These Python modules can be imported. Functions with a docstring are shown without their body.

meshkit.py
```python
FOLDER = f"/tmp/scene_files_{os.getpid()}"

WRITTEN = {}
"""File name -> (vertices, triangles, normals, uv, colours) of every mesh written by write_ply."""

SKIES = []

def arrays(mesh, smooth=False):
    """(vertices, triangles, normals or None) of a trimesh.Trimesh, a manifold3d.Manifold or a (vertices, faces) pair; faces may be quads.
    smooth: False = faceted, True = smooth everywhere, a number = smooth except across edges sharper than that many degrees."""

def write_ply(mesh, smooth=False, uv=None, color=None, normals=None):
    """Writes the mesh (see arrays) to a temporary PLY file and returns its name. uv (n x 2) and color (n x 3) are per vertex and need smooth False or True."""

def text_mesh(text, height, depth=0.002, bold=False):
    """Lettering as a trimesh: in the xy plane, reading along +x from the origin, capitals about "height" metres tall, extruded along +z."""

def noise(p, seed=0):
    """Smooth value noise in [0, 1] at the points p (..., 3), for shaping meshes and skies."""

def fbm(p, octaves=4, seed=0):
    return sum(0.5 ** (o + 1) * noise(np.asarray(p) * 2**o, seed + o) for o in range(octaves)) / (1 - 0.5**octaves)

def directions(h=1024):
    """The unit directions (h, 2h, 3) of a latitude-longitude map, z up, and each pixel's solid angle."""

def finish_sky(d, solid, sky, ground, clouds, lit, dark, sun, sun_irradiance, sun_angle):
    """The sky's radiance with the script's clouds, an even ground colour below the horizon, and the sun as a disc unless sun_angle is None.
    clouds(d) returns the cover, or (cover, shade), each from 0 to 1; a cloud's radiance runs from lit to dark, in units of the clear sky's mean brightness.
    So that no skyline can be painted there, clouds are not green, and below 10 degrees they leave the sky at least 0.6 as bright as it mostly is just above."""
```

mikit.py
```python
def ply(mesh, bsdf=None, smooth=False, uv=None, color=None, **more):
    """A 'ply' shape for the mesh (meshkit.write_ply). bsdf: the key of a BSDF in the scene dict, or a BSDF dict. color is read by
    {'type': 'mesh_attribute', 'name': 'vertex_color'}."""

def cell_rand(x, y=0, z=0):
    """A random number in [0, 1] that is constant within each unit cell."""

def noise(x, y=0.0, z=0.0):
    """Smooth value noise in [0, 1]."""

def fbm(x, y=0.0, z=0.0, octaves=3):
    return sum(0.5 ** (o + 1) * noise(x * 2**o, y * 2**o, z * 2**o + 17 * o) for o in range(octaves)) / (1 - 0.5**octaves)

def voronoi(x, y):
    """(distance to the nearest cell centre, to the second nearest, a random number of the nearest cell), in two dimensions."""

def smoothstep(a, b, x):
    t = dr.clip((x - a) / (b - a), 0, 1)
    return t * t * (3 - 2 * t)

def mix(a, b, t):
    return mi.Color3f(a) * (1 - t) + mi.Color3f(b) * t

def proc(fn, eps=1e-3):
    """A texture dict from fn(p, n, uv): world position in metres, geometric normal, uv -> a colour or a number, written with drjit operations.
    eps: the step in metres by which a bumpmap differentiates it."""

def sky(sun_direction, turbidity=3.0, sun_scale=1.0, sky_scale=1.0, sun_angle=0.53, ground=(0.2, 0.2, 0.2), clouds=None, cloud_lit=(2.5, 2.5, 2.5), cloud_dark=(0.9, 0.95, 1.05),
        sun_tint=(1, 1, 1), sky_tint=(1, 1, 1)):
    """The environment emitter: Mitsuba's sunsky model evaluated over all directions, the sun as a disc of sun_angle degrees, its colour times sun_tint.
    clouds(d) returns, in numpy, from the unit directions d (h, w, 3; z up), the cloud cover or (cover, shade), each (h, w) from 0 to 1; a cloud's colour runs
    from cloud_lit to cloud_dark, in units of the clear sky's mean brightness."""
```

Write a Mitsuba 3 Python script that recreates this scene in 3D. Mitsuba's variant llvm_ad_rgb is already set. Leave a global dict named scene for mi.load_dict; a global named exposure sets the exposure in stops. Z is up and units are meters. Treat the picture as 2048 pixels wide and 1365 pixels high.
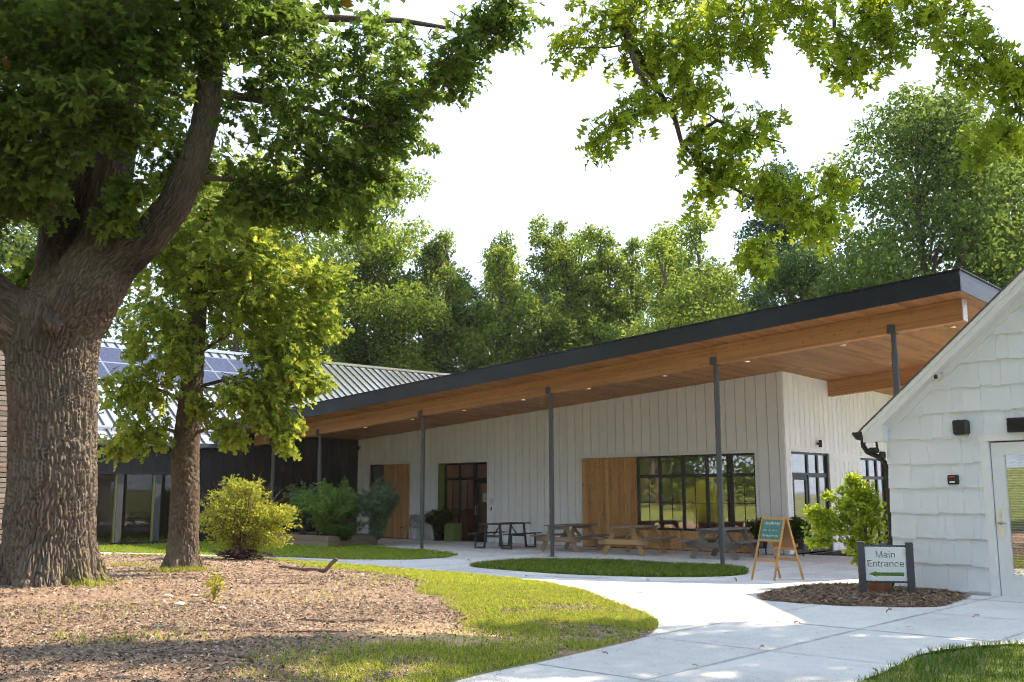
import math, random
import numpy as np, trimesh, manifold3d as m3, shapely
import shapely.geometry as sg
import drjit as dr, mitsuba as mi, mikit, meshkit
from shapely.ops import unary_union

# ------------------------------------------------------------------ camera, light, exposure
T = mi.ScalarTransform4f
PITCH = 0.152
CAM = np.array([0.0, 0.0, 1.65])
scene, labels = {}, {}
scene['camera'] = {'type': 'perspective', 'fov': 54.43, 'fov_axis': 'x', 'near_clip': 0.05, 'far_clip': 2000.0,
                   'to_world': T().look_at(origin=CAM.tolist(), target=(CAM + [0, math.cos(PITCH), math.sin(PITCH)]).tolist(),
                                           up=[0.003, 0, 1])}
SUN = np.array([0.90, 0.42, 1.06]); SUN /= np.linalg.norm(SUN)
scene['sky_light'] = mikit.sky(SUN.tolist(), turbidity=4, sun_scale=1.25, sky_scale=1.0, sun_tint=(1.0, 0.975, 0.93),
                               clouds=lambda d: 0.8 + 0.15 * meshkit.fbm(d * [2, 2, 4], 3, 5), cloud_lit=(2.0, 2.3, 2.85), cloud_dark=(1.5, 1.7, 2.1))
exposure = 2.6

scene['haze_medium'] = {'type': 'homogeneous', 'albedo': .95, 'sigma_t': .0002}
scene['haze'] = {'type': 'cube', 'to_world': T().translate([0, 50, 14]).scale([700, 760, 18]), 'bsdf': {'type': 'null'}, 'interior': {'type': 'ref', 'id': 'haze_medium'}}
labels['haze'] = {'label': 'thin haze in the air that pales the far trees', 'category': 'haze', 'kind': 'stuff'}
scene['camera']['medium'] = {'type': 'ref', 'id': 'haze_medium'}

# ------------------------------------------------------------------ helpers
RNG = np.random.default_rng(11)
PI = math.pi
U = np.array([math.cos(.745), -math.sin(.745), 0]); NN = np.array([math.sin(.745), math.cos(.745), 0]); Z = np.array([0, 0, 1.0])
MB = np.stack([U, NN, Z], 1)                                   # main building frame: s along the front wall, t away, z up
UC = np.array([math.cos(.848), -math.sin(.848), 0]); NC = np.array([math.sin(.848), math.cos(.848), 0])
MC = np.stack([UC, NC, Z], 1)                                  # cottage frame
D1 = np.array([math.sin(math.radians(47)), math.cos(math.radians(47)), 0]); N1 = np.array([-D1[1], D1[0], 0])
CORN = MB @ np.array([-31.35, 25.0, 0])
MD = np.stack([D1, N1, Z], 1)                                  # dark building frame, origin at CORN
I3 = np.eye(3); O3 = np.zeros(3)

_count = {}
def fresh(key):
    n = _count.get(key, 0); _count[key] = n + 1
    return key if n == 0 else f'{key}_{n:03d}'

def thing(name, label, cat, group=None):
    k = fresh(name); labels[k] = {'label': label, 'category': cat}
    if group: labels[k]['group'] = group
    return k
def put(name, mesh, bsdf, parent=None, label=None, cat=None, group=None, kind=None, smooth=False, color=None, **more):
    k = fresh(f'{parent}__{name}' if parent else name)
    v, f = mesh if isinstance(mesh, tuple) else (np.asarray(mesh.vertices), np.asarray(mesh.faces))
    if color is not None and smooth not in (True, False):
        v, f, _ = meshkit.arrays((v, f), smooth); color = np.tile(color[0], (len(v), 1)); smooth = True
    scene[k] = mikit.ply((v, f), bsdf, smooth=smooth, color=color, **more)
    d = {a: b for a, b in dict(label=label, category=cat, group=group, kind=kind).items() if b}
    if d: labels[k] = d
    return k

BOXF = np.array([[0, 2, 3], [0, 3, 1], [4, 5, 7], [4, 7, 6], [0, 1, 5], [0, 5, 4], [2, 6, 7], [2, 7, 3], [0, 4, 6], [0, 6, 2], [1, 3, 7], [1, 7, 5]])
def box(lo, hi, M=I3, o=O3):
    lo, hi = np.asarray(lo, float), np.asarray(hi, float)
    v = np.array([[(lo, hi)[i][0], (lo, hi)[j][1], (lo, hi)[k][2]] for i in (0, 1) for j in (0, 1) for k in (0, 1)])
    return v @ M.T + o, BOXF
def _cb():
    h = []
    for sx in (-1, 1):
        for sy in (-1, 1):
            for sz in (-1, 1):
                for a in range(3):
                    e = np.ones(3, int); e[a] = 0
                    h.append((np.array([sx, sy, sz]), e))
    return h
_CB = _cb()
def cbox(lo, hi, c=.006, M=I3, o=O3):
    """box with chamfered edges"""
    lo, hi = np.asarray(lo, float), np.asarray(hi, float); h = (hi - lo) / 2; m = (hi + lo) / 2
    c = min(c, h.min() * .6)
    p = np.array([s * (h - c * e) for s, e in _CB])
    if 'f' not in _CBF: _CBF['f'] = hull_faces(np.array([s * (1 - .2 * e) for s, e in _CB]))
    return (p + m) @ M.T + o, _CBF['f']
_CBF = {}
def hull_faces(p):
    from scipy.spatial import ConvexHull
    h = ConvexHull(p, qhull_options='QJ'); f = h.simplices.copy()
    n = np.cross(p[f[:, 1]] - p[f[:, 0]], p[f[:, 2]] - p[f[:, 0]]); c = p[f].mean(1)
    flip = (n * c).sum(1) < 0; f[flip] = f[flip][:, ::-1]
    return f
def cat(ms):
    vs, fs, n = [], [], 0
    for v, f in ms:
        vs.append(v); fs.append(np.asarray(f) + n); n += len(v)
    return np.vstack(vs), np.vstack(fs)
def beam(a, b, w, h, c=.004, up=(0, 0, 1)):
    """bar from a to b, w wide, h high (along up)"""
    a, b = np.asarray(a, float), np.asarray(b, float); d = b - a; L = np.linalg.norm(d); d = d / L
    x = np.cross(up, d); x /= np.linalg.norm(x); y = np.cross(d, x)
    return cbox([-w / 2, -h / 2, 0], [w / 2, h / 2, L], c, np.stack([x, y, d], 1), a)
def tube(pts, rad, n=8, cap=True):
    p = np.asarray(pts, float); r = np.broadcast_to(rad, (len(p),)).astype(float)
    t = np.gradient(p, axis=0); t /= np.linalg.norm(t, axis=1, keepdims=True) + 1e-12
    ref = np.array([1.0, 0.02, 0.03]) if abs(t[:, 2]).mean() > .6 else np.array([0.03, 0.02, 1.0])
    a = np.cross(t, ref); a /= np.linalg.norm(a, axis=1, keepdims=True); b = np.cross(t, a)
    ang = np.arange(n) * 2 * PI / n
    v = (p[:, None] + r[:, None, None] * (np.cos(ang)[None, :, None] * a[:, None] + np.sin(ang)[None, :, None] * b[:, None])).reshape(-1, 3)
    i, j = np.meshgrid(np.arange(len(p) - 1), np.arange(n), indexing='ij')
    q = np.stack([i * n + j, i * n + (j + 1) % n, (i + 1) * n + (j + 1) % n, (i + 1) * n + j], -1).reshape(-1, 4)
    f = np.vstack([q[:, [0, 1, 2]], q[:, [0, 2, 3]]])
    if cap:
        m = len(v); v = np.vstack([v, p[0], p[-1]]); k = np.arange(n)
        f = np.vstack([f, np.stack([(k + 1) % n, k, k * 0 + m], 1), np.stack([m - n + k, m - n + (k + 1) % n, k * 0 + m + 1], 1)])
    return v, f
def rod(a, b, r, n=10): return tube([a, (np.asarray(a, float) + b) / 2, b], r, n)
def lathe(prof, n=24, o=O3):
    prof = np.asarray(prof, float); ang = np.arange(n) * 2 * PI / n
    v = np.stack([prof[:, 0][:, None] * np.cos(ang), prof[:, 0][:, None] * np.sin(ang), np.repeat(prof[:, 1][:, None], n, 1)], -1).reshape(-1, 3) + o
    i, j = np.meshgrid(np.arange(len(prof) - 1), np.arange(n), indexing='ij')
    q = np.stack([i * n + j, i * n + (j + 1) % n, (i + 1) * n + (j + 1) % n, (i + 1) * n + j], -1).reshape(-1, 4)
    return v, np.vstack([q[:, [0, 1, 2]], q[:, [0, 2, 3]]])
def extrude(poly, d0, d1, ax, o=O3):
    """shapely polygon in (a, b), extruded along c from d0 to d1; ax = (A, B, C) direction vectors"""
    ms = []
    for g in getattr(poly, 'geoms', [poly]):
        if g.is_empty or g.area < 1e-6: continue
        m = trimesh.creation.extrude_polygon(g, d1 - d0, engine='earcut')
        v = np.asarray(m.vertices); f = np.asarray(m.faces)
        ms.append((v[:, :1] * ax[0] + v[:, 1:2] * ax[1] + (v[:, 2:3] + d0) * ax[2] + o, f))
    return cat(ms)
def rect(a0, a1, b0, b1): return sg.box(a0, b0, a1, b1)
def unit(v): return v / (np.linalg.norm(v, axis=-1, keepdims=True) + 1e-12)
def fbm(p, o=4, seed=0): return meshkit.fbm(np.asarray(p, float), o, seed)

def gh(x, y):
    """level of the pavement: the yard rises gently from the patio towards the camera"""
    t = np.clip((21 - np.asarray(y, float)) / 7.5, 0, 1)
    return .29 * t * t * (3 - 2 * t)

# ------------------------------------------------------------------ materials
def two(b): return {'type': 'twosided', 'b': b}
def pr(color, rough=.6, **k):
    c = color if isinstance(color, dict) else {'type': 'rgb', 'value': list(color)}
    return {'type': 'principled', 'base_color': c, 'roughness': rough, **k}
VC = {'type': 'mesh_attribute', 'name': 'vertex_color'}
def mat(name, b): scene['m_' + name] = b; return 'm_' + name
def bump(tex, b, scale): return {'type': 'bumpmap', 'arbitrary': tex, 'scale': scale, 'bsdf': b}

def _board(p, n, uv, base, alt, width, frame, knots=.5):
    s = p.x * float(frame[0]) + p.y * float(frame[1]); t = p.x * float(-frame[1]) + p.y * float(frame[0])
    q = s + 0.73 * t * 0
    i = dr.floor(q / width); r = mikit.cell_rand(i, 3, 1)
    g = mikit.fbm(q * 90, p.z * 3 + r * 40, 0.0, 3)
    w = mikit.noise(q * 14, p.z * 0.9 + r * 31)
    d1, d2, c = mikit.voronoi(q * 9 + r * 7, p.z * 4.3 + r * 13)
    k = (1 - mikit.smoothstep(.07, .16, d1)) * mikit.smoothstep(.35, .4, c)
    col = mikit.mix(base, alt, dr.clip(.15 + 1.1 * (r - .3) + .7 * (g - .5) + .45 * (w - .5), 0, 1))
    return col * (1 - knots * k)
mat('cedar', two(pr(mikit.proc(lambda p, n, uv: _board(p, n, uv, (.64, .38, .155), (.42, .205, .07), .118, U, .8)), .62)))
def _glulam(p, n, uv):
    s = p.x * float(U[0]) + p.y * float(U[1])
    h = p.z - .063 * s
    i = dr.floor(h / .042); r = mikit.cell_rand(i, dr.floor(s / 3.1 + i * .37), 2)
    g = mikit.fbm(s * 1.6, h * 70, r * 20, 3)
    col = mikit.mix((.46, .23, .088), (.29, .13, .046), dr.clip(.1 + .6 * (r - .25) + 1.0 * (g - .5), 0, 1))
    d1, d2, c = mikit.voronoi(s * 3.1, h * 11)
    return col * (1 - .6 * (1 - mikit.smoothstep(.05, .11, d1)) * mikit.smoothstep(.6, .62, c))
mat('glulam', two(pr(mikit.proc(_glulam), .5)))
def _soffit(p, n, uv):
    s = p.x * float(U[0]) + p.y * float(U[1]); t = p.x * float(NN[0]) + p.y * float(NN[1])
    i = dr.floor(s / .14); j = dr.floor(t / 2.3 + mikit.cell_rand(i, 9, 9) * 3); r = mikit.cell_rand(i, j, 5)
    g = mikit.fbm(s * 60, t * 2.2, r * 30, 3)
    return mikit.mix((.38, .185, .072), (.20, .088, .032), dr.clip(.05 + .7 * (r - .2) + .9 * (g - .5), 0, 1))
mat('soffit', two(pr(mikit.proc(_soffit), .55)))
def _conc(p, n, uv):
    a = mikit.fbm(p.x * 1.1, p.y * 1.1, 0.0, 4); b = mikit.noise(p.x * 150, p.y * 150); c = mikit.fbm(p.x * 9, p.y * 9, 2.0, 3)
    st = mikit.smoothstep(.52, .74, mikit.fbm(p.x * .55 + 9, p.y * .55, 4.0, 4))
    s = (p.x * float(U[0]) + p.y * float(U[1]) + 4.45) / 1.3; t = (p.x * float(NN[0]) + p.y * float(NN[1]) - 6.27) / 1.85
    r = mikit.cell_rand(dr.floor(s), dr.floor(t), 4); e = dr.minimum(dr.abs(s - dr.round(s)) * 1.3, dr.abs(t - dr.round(t)) * 1.85)
    dirt = (1 - mikit.smoothstep(.01, .07, e)) * mikit.smoothstep(.35, .6, c)
    spot = 1 - mikit.smoothstep(.02, .05, mikit.voronoi(p.x * 2.3, p.y * 2.3)[0])
    v = (.50 + .12 * (a - .5) + .12 * (b - .5) + .08 * (c - .5) - .09 * st + .06 * (r - .5)) * (1 - .22 * dirt) * (1 - .3 * spot)
    return mi.Color3f(v * 1.0, v * 1.0, v * .985)
mat('concrete', two(bump(mikit.proc(lambda p, n, uv: mikit.fbm(p.x * 60, p.y * 60, 0.0, 2)), pr(mikit.proc(_conc), .75), .0025)))
mat('wood', two(bump(mikit.proc(lambda p, n, uv: mikit.fbm(p.x * 40, p.y * 40, p.z * 40, 2)), pr(VC, .75), .002)))
mat('paint', two(pr(VC, .5)))
def _shing(p, n, uv):
    s = p.x * float(UC[0]) + p.y * float(UC[1])
    return mikit.fbm(s * 85, p.z * 1.5, 0.0, 2)
mat('shingle', two(bump(mikit.proc(_shing), pr(VC, .6), .003)))
mat('plain', two(pr(VC, .7)))
mat('satin', two(pr(VC, .38)))
mat('gloss', two(pr(VC, .2)))
mat('soil', two(pr(VC, .95)))
def _bark(p, n, uv):
    r = dr.abs(mikit.noise(p.x * 38, p.y * 38, p.z * 11) - .5)
    return .5 * dr.minimum(r * 5, 1) + .5 * mikit.fbm(p.x * 80, p.y * 80, p.z * 34, 3)
mat('bark', two(bump(mikit.proc(_bark, eps=.004), pr(VC, .9), .03)))
mat('dark_metal', two(pr((.022, .024, .028), .36, metallic=.0, specular=.6)))
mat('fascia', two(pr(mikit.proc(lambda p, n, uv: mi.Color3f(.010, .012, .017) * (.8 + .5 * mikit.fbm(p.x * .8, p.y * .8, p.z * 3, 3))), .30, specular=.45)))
mat('post', two(pr((.060, .066, .076), .42, specular=.6)))
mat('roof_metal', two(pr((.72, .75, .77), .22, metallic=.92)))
mat('solar', two(pr((.012, .02, .07), .12, specular=.8)))
mat('chrome', two(pr((.62, .62, .60), .25, metallic=1.0)))
mat('black', two(pr((.012, .012, .013), .45)))
mat('glass', {'type': 'thindielectric', 'int_ior': 2.5})
mat('glass_clear', {'type': 'thindielectric', 'int_ior': 1.38})
def leafmat(name, trans, rough=.45): mat(name, {'type': 'principledthin', 'base_color': VC, 'roughness': rough, 'diff_trans': trans, 'eta': 1.45, 'spec_trans': 0.0})
leafmat('leaf', 1.2, .4); leafmat('blade', .85, .5)
mat('lamp_lens', two(pr((.8, .78, .7), .5)))

def vcol(mesh, c, jit=0.0, rng=RNG):
    v = mesh[0] if isinstance(mesh, tuple) else mesh.vertices
    k = 1 + jit * (rng.random() - .5)
    return np.tile(np.clip(np.asarray(c, float) * k, 0, 1), (len(v), 1))
def putc(name, mesh, c, bsdf='m_plain', parent=None, jit=0.0, **k):
    return put(name, mesh, bsdf, parent, color=vcol(mesh, c, jit), **k)

# ------------------------------------------------------------------ ground, pavement, lawns
def chaikin(p, it=2):
    p = np.asarray(p, float)
    for _ in range(it):
        q = np.roll(p, -1, 0); p = np.stack([.75 * p + .25 * q, .25 * p + .75 * q], 1).reshape(-1, 2)
    return p
def drape(poly, zf, res, skirt=.12):
    """surface over a polygon at the heights zf(x, y), with a skirt down at its edge"""
    from scipy.spatial import Delaunay
    ring = np.array(shapely.segmentize(poly.exterior, res).coords)[:-1]
    x0, y0, x1, y1 = poly.bounds
    gx, gy = np.meshgrid(np.arange(x0, x1, res), np.arange(y0, y1, res))
    rng = np.random.default_rng(3)
    p = np.stack([gx.ravel(), gy.ravel()], 1) + rng.uniform(-.25, .25, (gx.size, 2)) * res
    p = p[shapely.contains_xy(poly.buffer(-res * .4), p[:, 0], p[:, 1])]
    q = np.vstack([ring, p]); f = Delaunay(q).simplices
    c = q[f].mean(1); f = f[shapely.contains_xy(poly, c[:, 0], c[:, 1])]
    v = np.column_stack([q, zf(q[:, 0], q[:, 1])])
    n = np.cross(v[f[:, 1]] - v[f[:, 0]], v[f[:, 2]] - v[f[:, 0]]); f[n[:, 2] < 0] = f[n[:, 2] < 0][:, ::-1]
    m, k = len(ring), len(v); i = np.arange(m); j = (i + 1) % m
    v = np.vstack([v, v[:m] - [0, 0, skirt]])
    return v, np.vstack([f, np.stack([i, j, k + j], 1), np.stack([i, k + j, k + i], 1)])

isl = [(-0.45, 7.56), (-0.2, 7.96), (0.25, 8.46), (0.58, 8.9), (1.01, 9.44), (1.29, 9.89), (1.45, 10.35), (1.53, 10.75), (1.53, 11.32), (1.47, 11.81), (1.28, 12.8), (1.03, 13.9),
       (0.8, 15.2), (0.45, 17.4), (0.0, 19.5), (-0.89, 20.97), (-2.05, 22.09), (-3.81, 23.84), (-6.77, 26.53), (-9.31, 27.71), (-11.54, 28.5), (-18, 30.2), (-30, 32), (-32, 2), (-4, 2.0), (-1.6, 5.8)]
ISL = sg.Polygon(chaikin(isl, 2))
upl = [(-30, 33.6), (-18, 31.3), (-11.94, 29.48), (-9.63, 28.63), (-7.05, 27.6), (-4.13, 25.81), (-2.6, 25.75), (-1.75, 26.5), (-1.45, 27.9), (-2.24, 29.48), (-3.26, 30.58), (-4.0, 31.76), (-5.6, 33.6), (-8.3, 36.4), (-12.6, 34.6), (-22, 25.9), (-28, 27.5)]
UPL = sg.Polygon([(-32, 34), (-18, 31.3), (-11.94, 29.48), (-9.63, 28.63), (-7.05, 27.6), (-4.13, 25.81), (-2.6, 25.75), (-1.75, 26.5), (-1.45, 27.9), (-2.24, 29.48), (-3.26, 30.58), (-4.0, 31.76), (-5.6, 33.6), (-7.6, 36.2), (-8.0, 37.85), (-30, 17.4 + 20)]).buffer(.25).buffer(-.25)
strip = [(-1.11, 23.63), (-0.3, 24.9), (0.64, 25.4), (2.2, 25.1), (2.9, 24.5), (3.8, 23.75), (4.8, 23.1), (5.12, 22.4), (4.95, 21.3), (4.7, 20.7), (4.13, 20.17), (3.16, 20.05), (2.53, 20.17), (0.87, 21.08), (-0.19, 22.2), (-0.79, 22.9)]
STRIP = sg.Polygon(chaikin(strip, 2))
MUL = sg.Polygon(chaikin([(3.15, 13.16), (3.41, 13.85), (3.91, 14.69), (4.33, 15.32), (4.75, 15.6), (5.3, 15.6), (5.6, 14.9), (5.6, 14.6), (6.0, 14.0), (5.98, 13.42), (5.42, 12.68), (5.17, 12.36), (5.0, 12.27), (4.46, 12.32), (3.88, 12.5), (3.4, 12.9)], 2))
BRL = sg.Polygon([(2.4, 7.3), (2.52, 7.51), (2.88, 7.95), (3.4, 8.68), (3.75, 8.98), (4.24, 9.26), (4.5, 9.36), (4.7, 9.25), (5.6, 8.4), (7.5, 6.6), (8, 2), (0.5, 2), (1.6, 6.0)])

rngg = np.random.default_rng(5)
# one sheet to the horizon
ax_ = np.unique(np.concatenate([np.linspace(-600, -60, 12), np.linspace(-60, -14, 30), np.linspace(-14, 14, 57), np.linspace(14, 60, 24), np.linspace(60, 600, 12)]))
ay_ = np.unique(np.concatenate([np.linspace(-600, -60, 12), np.linspace(-60, 0, 26), np.linspace(0, 45, 91), np.linspace(45, 110, 20), np.linspace(110, 700, 12)]))
gx, gy = np.meshgrid(ax_, ay_); GX, GY = gx.ravel(), gy.ravel()
hill = 3.2 * np.clip((-GX - 22) / 40, 0, 1) ** 1.3 + 2.4 * np.clip((-GY - 6) / 40, 0, 1) ** 1.2
GZ = gh(GX, GY) - .075 + hill + .25 * (fbm(np.stack([GX, GY, 0 * GX], 1) * .05) - .5) * np.clip(np.hypot(GX, GY - 20) / 30 - .9, 0, 1)
nx, ny = len(ax_), len(ay_); ii, jj = np.meshgrid(np.arange(ny - 1), np.arange(nx - 1), indexing='ij'); b0 = (ii * nx + jj).ravel()
gf = np.vstack([np.stack([b0, b0 + 1, b0 + nx + 1], 1), np.stack([b0, b0 + nx + 1, b0 + nx], 1)])
nz = fbm(np.stack([GX, GY, 0 * GX], 1) * .12, 4)[:, None]
gcol = np.array([.10, .13, .035]) * (1 - nz) + np.array([.13, .15, .04]) * nz
near = (np.abs(GX) < 15) & (GY > -2) & (GY < 45)
gcol[near] = [.10, .09, .075]
put('ground', (np.stack([GX, GY, GZ], 1), gf), 'm_soil', kind='structure', label='open ground of grass and soil around the buildings', smooth=True, color=gcol)

# pavement: concrete slabs with open joints, clear of the planted islands and the buildings
big = sg.Polygon([(MB @ np.array(q))[:2] for q in [(-32.4, 24.96, 0), (-12.9, 24.96, 0), (-12.9, 33.5, 0), (-4, 33.5, 0), (-1.5, 24, 0), (-1.9, 3, 0), (-5, 1, 0), (-10, 3.5, 0), (-30, 9.5, 0), (-44, 12, 0)]])
pave = big.difference(unary_union([ISL.buffer(-.03), UPL.buffer(-.03), STRIP.buffer(-.03), MUL.buffer(-.05), BRL.buffer(-.02)]))
st2 = lambda g: shapely.transform(g, lambda c: np.column_stack([c @ U[:2], c @ NN[:2]]))
pst = st2(pave); x0, y0, x1, y1 = pst.bounds
slines = np.arange(-4.45 + 1.3 * 3 + .001, x0 - 1.3, -1.3); tlines = np.arange(6.27 - 1.85 * 4, y1 + 1.85, 1.85)
slabs = []
for a, b in zip(slines[1:], slines[:-1]):
    for c, d in zip(tlines[:-1], tlines[1:]):
        g = rect(a + .007, b - .007, c + .007, d - .007).intersection(pst)
        for q in getattr(g, 'geoms', [g]):
            if q.geom_type == 'Polygon' and q.area > .02: slabs.append(shapely.segmentize(q, .95))
slabs.sort(key=lambda q: (q.centroid.x * U + q.centroid.y * NN)[1])
def slab_mesh(q, lift):
    m = trimesh.creation.extrude_polygon(q, .07, engine='earcut'); v = np.array(m.vertices)
    w = v[:, :1] * U + v[:, 1:2] * NN; w[:, 2] = gh(w[:, 0], w[:, 1]) + v[:, 2] - .07 + lift
    return w, np.asarray(m.faces)
inview = lambda q: abs((q.centroid.x * U + q.centroid.y * NN)[0]) < .56 * (q.centroid.x * U + q.centroid.y * NN)[1] + 1.2 and (q.centroid.x * U + q.centroid.y * NN)[1] > 5.5
vis = [q for q in slabs if inview(q)]; rest = [q for q in slabs if not inview(q)] + vis[290:]
put('pavement', cat([slab_mesh(q, 0) for q in rest]), 'm_concrete', kind='structure', label='pale concrete paving with straight joints')
for q in vis[:290]: put('slab', slab_mesh(q, rngg.uniform(-.002, .002)), 'm_concrete', 'pavement')

# planted islands
def zmound(x, y):
    P = np.stack([x, y, 0 * x], 1)
    d = shapely.distance(ISL.exterior, shapely.points(x, y))
    return gh(x, y) + .012 + .08 * np.clip(d / 2.5, 0, 1) + .05 * np.exp(-((x + 6.6) ** 2 + (y - 14.6) ** 2) / 3) + .05 * (fbm(P * 1.1, 3) - .5) * np.clip(d, 0, 1) + .028 * (fbm(P * 7, 3, 4) - .5)
def lawn_share(x, y):
    """share of grass on the front island: dense along its right edge, bare in places"""
    d = shapely.distance(ISL.exterior, shapely.points(x, y)); P = np.stack([x, y, 0 * x], 1)
    w = np.clip(.35 + (x + 6.2) * .40, .25, 2.4) * np.where(y < 11.6, np.clip(.38 + (y - 8.5) * .2, .3, 1), 1) + 1.4 * (fbm(P * .9, 3, 8) - .5)
    s = np.clip((w - d) / .5, 0, 1)
    s *= 1 - .93 * np.exp(-(((x + .45) / 1.1) ** 2 + ((y - 9.45) / .6) ** 2) ** 1.2)
    s *= 1 - .7 * np.exp(-(((x - .1) / .6) ** 2 + ((y - 12.0) / .35) ** 2))
    low = np.clip((9.4 - y) / 1.2, 0, 1) * np.clip((x + 2.2) / 1.6, 0, 1) * np.clip(fbm(P * 1.7, 3, 2) * 2.6 - 1.0, 0, .8)
    return np.clip(np.maximum(s, low) * np.clip(fbm(P * 2.2, 3, 6) * 3.2 - .75, 0.05, 1), 0, 1)
ISLV = ISL.intersection(sg.Polygon([(-17, 3.5), (4, 3.5), (4, 36), (-17, 36)]))
v, f = drape(ISLV, zmound, .14, .14)
sh = lawn_share(v[:, 0], v[:, 1])[:, None]; nz = fbm(v * 3.1, 3)[:, None]; n2 = fbm(v * 11, 2, 3)[:, None]
col = (np.array([.15, .10, .07]) * (1 - nz) + np.array([.25, .18, .13]) * nz) * (.6 + .8 * n2)
col = col * (1 - .75 * sh) + np.array([.16, .18, .05]) * .75 * sh
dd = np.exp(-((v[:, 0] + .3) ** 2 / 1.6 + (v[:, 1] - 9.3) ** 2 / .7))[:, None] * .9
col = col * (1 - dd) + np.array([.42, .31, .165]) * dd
put('mulch_bed', (v, f), 'm_soil', kind='structure', label='brown mulch bed around the two oaks in front of the path', smooth=40 and True, color=col)
def zl(x, y, P=None): return gh(x, y) + .004 + .03 * (fbm(np.stack([x, y, 0 * x], 1) * .8, 3) - .5)
for poly, nm, lab, res in [(UPL, 'lawn', 'lawn between the path and the dark building', .5), (STRIP, 'lawn', 'almond-shaped lawn strip in front of the patio posts', .3), (BRL, 'lawn', 'corner of lawn at the lower right of the paving', .25)]:
    v, f = drape(poly, zl, res, .12); nz = fbm(v * 2.5, 3)[:, None]
    put(nm, (v, f), 'm_soil', kind='structure', label=lab, smooth=True, color=np.array([.085, .11, .03]) * (.7 + .6 * nz))
def zmul(x, y):
    d = shapely.distance(MUL.exterior, shapely.points(x, y)); P = np.stack([x, y, 0 * x], 1)
    return gh(x, y) + .006 + .03 * np.clip(d / .55, 0, 1) ** .7 + .05 * (fbm(P * 9, 3, 2) - .5)
v, f = drape(MUL, zmul, .045, .1); nz = fbm(v * 14, 3)[:, None]
put('mulch_ring', (v, f), 'm_soil', kind='structure', label='small mound of dark mulch around the entrance sign', smooth=True, color=np.array([.12, .078, .05]) * (.6 + .9 * nz))

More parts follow.
